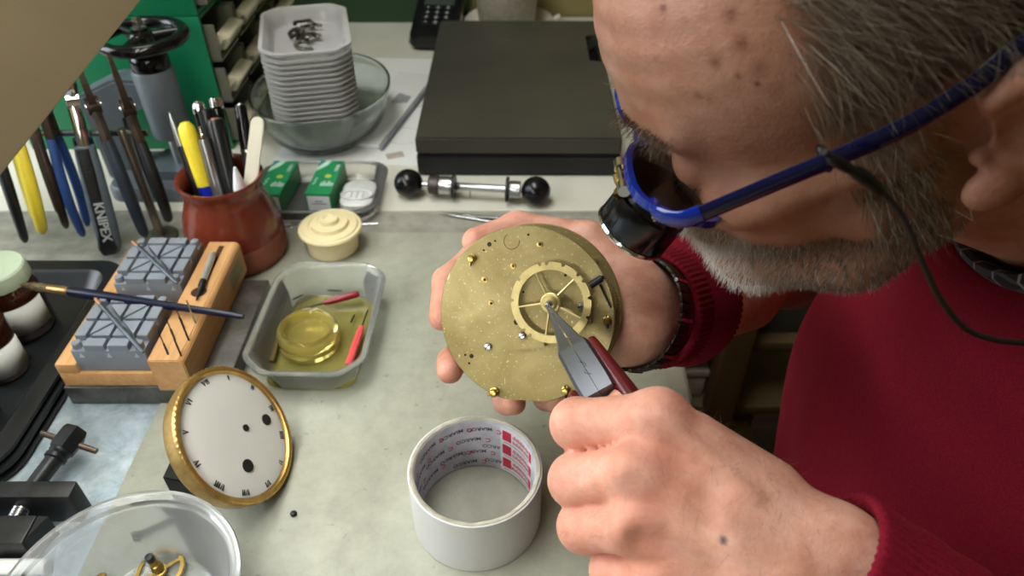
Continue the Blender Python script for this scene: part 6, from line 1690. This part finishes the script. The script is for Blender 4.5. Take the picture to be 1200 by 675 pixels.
# loupe: black cup with a silver edge, hinged on a brass clip on the near rim
LT = R(24)
gF = (Vector(HF) * math.cos(LT) - Vector(HU) * math.sin(LT)).normalized()
gU = (Vector(HF) * math.sin(TLT) + Vector(HU) * math.cos(TLT)).normalized(); gL = Vector(HL)
lc = G(-32, 0.5, 8)
lax = (gF * 1.0 - gU * .10 + gL * .0).normalized()
ML = frame(lc, lax, gL)
lu = empty('eyeglass_loupe', lc, ML.to_3x3(), 'black clip-on watchmaker loupe with a silver edge in front of the near lens', 'loupe')
bm = B(); lathe(bm, [(.0125, -.001), (.0145, -.001), (.0148, .001), (.0150, .005), (.0162, .006), (.0164, .020), (.0160, .0205), (.0152, .0205), (.0150, .006), (.0128, .004)], 64, close=True); obj('barrel', bm, m_blackg, lu, 40)
bm = B(); lathe(bm, [(.0158, .0203), (.0166, .0203), (.0168, .0215), (.0162, .0224), (.0150, .0222), (.0150, .0205)], 64, close=True); obj('silver_edge', bm, m_chrome, lu, 40)
bm = B(); lathe(bm, [(0, .0125), (.0152, .0115), (.0152, .0095), (0, .0082)], 48); obj('magnifier_lens', bm, m_glass, lu, 60)
Mi = ML.inverted()
cp = [Mi @ G(-44, 19.5, 4), Mi @ G(-22, 20.5, 4)]
bm = B(); tube(bm, cp, .0012, 10); obj('hinge_pin', bm, m_chrome, lu)
bm = B()
for l in (-42, -24):
    q = Mi @ G(l, 19.5, 4); lathe(bm, [(0, -.0028), (.0026, -.0028), (.0026, .0028), (0, .0028)], 14, Matrix.Translation(q) @ Matrix.Rotation(PI / 2, 4, 'Y')); tube(bm, [q, Mi @ G(l, 15, 3.5), Mi @ G(l, 12.0, 3.2)], .0013, 8)
obj('clip_jaw', bm, m_chrome, lu, 40)
bm = B(); tube(bm, smooth_path([Mi @ G(-38, 19.5, 5), Mi @ G(-34, 17.5, 8), Mi @ G(-33, 14.5, 11)], 5), .0026, 8, flat=(2.0, .5)); tube(bm, smooth_path([Mi @ G(-28, 19.5, 5), Mi @ G(-30, 18, 7), Mi @ G(-31, 15, 10)], 5), .0022, 8, flat=(1.8, .5)); obj('clip_spring', bm, m_brass, lu, 40)
bm = B(); text_bm('3.3', .0034, .0002, Matrix(((0, 1, 0, .0040), (0, 0, 1, .0159), (1, 0, 0, .012), (0, 0, 0, 1))), bm); obj('size_marking', bm, mat('pale_grey_mark', '#c3cad3'), lu, 0)

# ================================================================ wristwatch strap under the upper cuff
WTILT = -22
wc = Vector(lerp(wr_, RELB, -.015)) / 1000; axw = Vector(_ur)
w1 = Vector(np.array(RW['wr']) - np.array(RW['wu'])); w1 = (w1 - axw * w1.dot(axw)).normalized(); w2 = axw.cross(w1)
MWt = Matrix((w1, w2, axw)).transposed().to_4x4(); MWt.translation = wc
MWt = MWt @ Matrix.Rotation(R(WTILT), 4, Vector(MWt.to_3x3().inverted() @ -CF))
wt_ = empty('wristwatch', wc, MWt.to_3x3(), 'wristwatch with a dark brown metal link strap at the upper cuff', 'wristwatch')
bm = B(); nl = 34
for k in range(nl):
    a = 2 * PI * (k + .5) / nl; x, y = .0345 * math.cos(a), .0305 * math.sin(a)
    an = math.atan2(.0345 * math.sin(a), .0305 * math.cos(a))
    box(bm, (.0022, .0060, .0125), M=Matrix.Translation((x, y, 0)) @ Matrix.Rotation(math.atan2(y / .0305 ** 2, x / .0345 ** 2), 4, 'Z'), bevel=.0006)
obj('strap', bm, mat('dark_brown_strap', '#2a211a', .35, .4, var=.2), wt_, 30)
bm = B()
for a in (R(200), R(240), R(280), R(320)):
    x, y = .0352 * math.cos(a), .0312 * math.sin(a); tube(bm, [(x, y, -.007), (x, y, .007)], .0013, 8)
obj('strap_pins', bm, m_chrome, wt_)
# case on the far side of the wrist
back = (MWt.to_3x3().inverted() @ CF); ab = math.atan2(back.y, back.x)
Mc = Matrix.Translation((.036 * math.cos(ab), .032 * math.sin(ab), 0)) @ Matrix.Rotation(ab, 4, 'Z') @ Matrix.Rotation(PI / 2, 4, 'Y')
bm = B(); lathe(bm, [(0, -.002), (.016, -.002), (.0185, .001), (.0185, .005), (.016, .007), (0, .0072)], 40, Mc); cs = obj('watch_case', bm, m_steel, wt_, 40)
bm = B(); lathe(bm, [(0, .0073), (.0155, .0073), (.015, .0076), (0, .0078)], 40, Mc); obj('dial', bm, m_enamel, cs, 40)
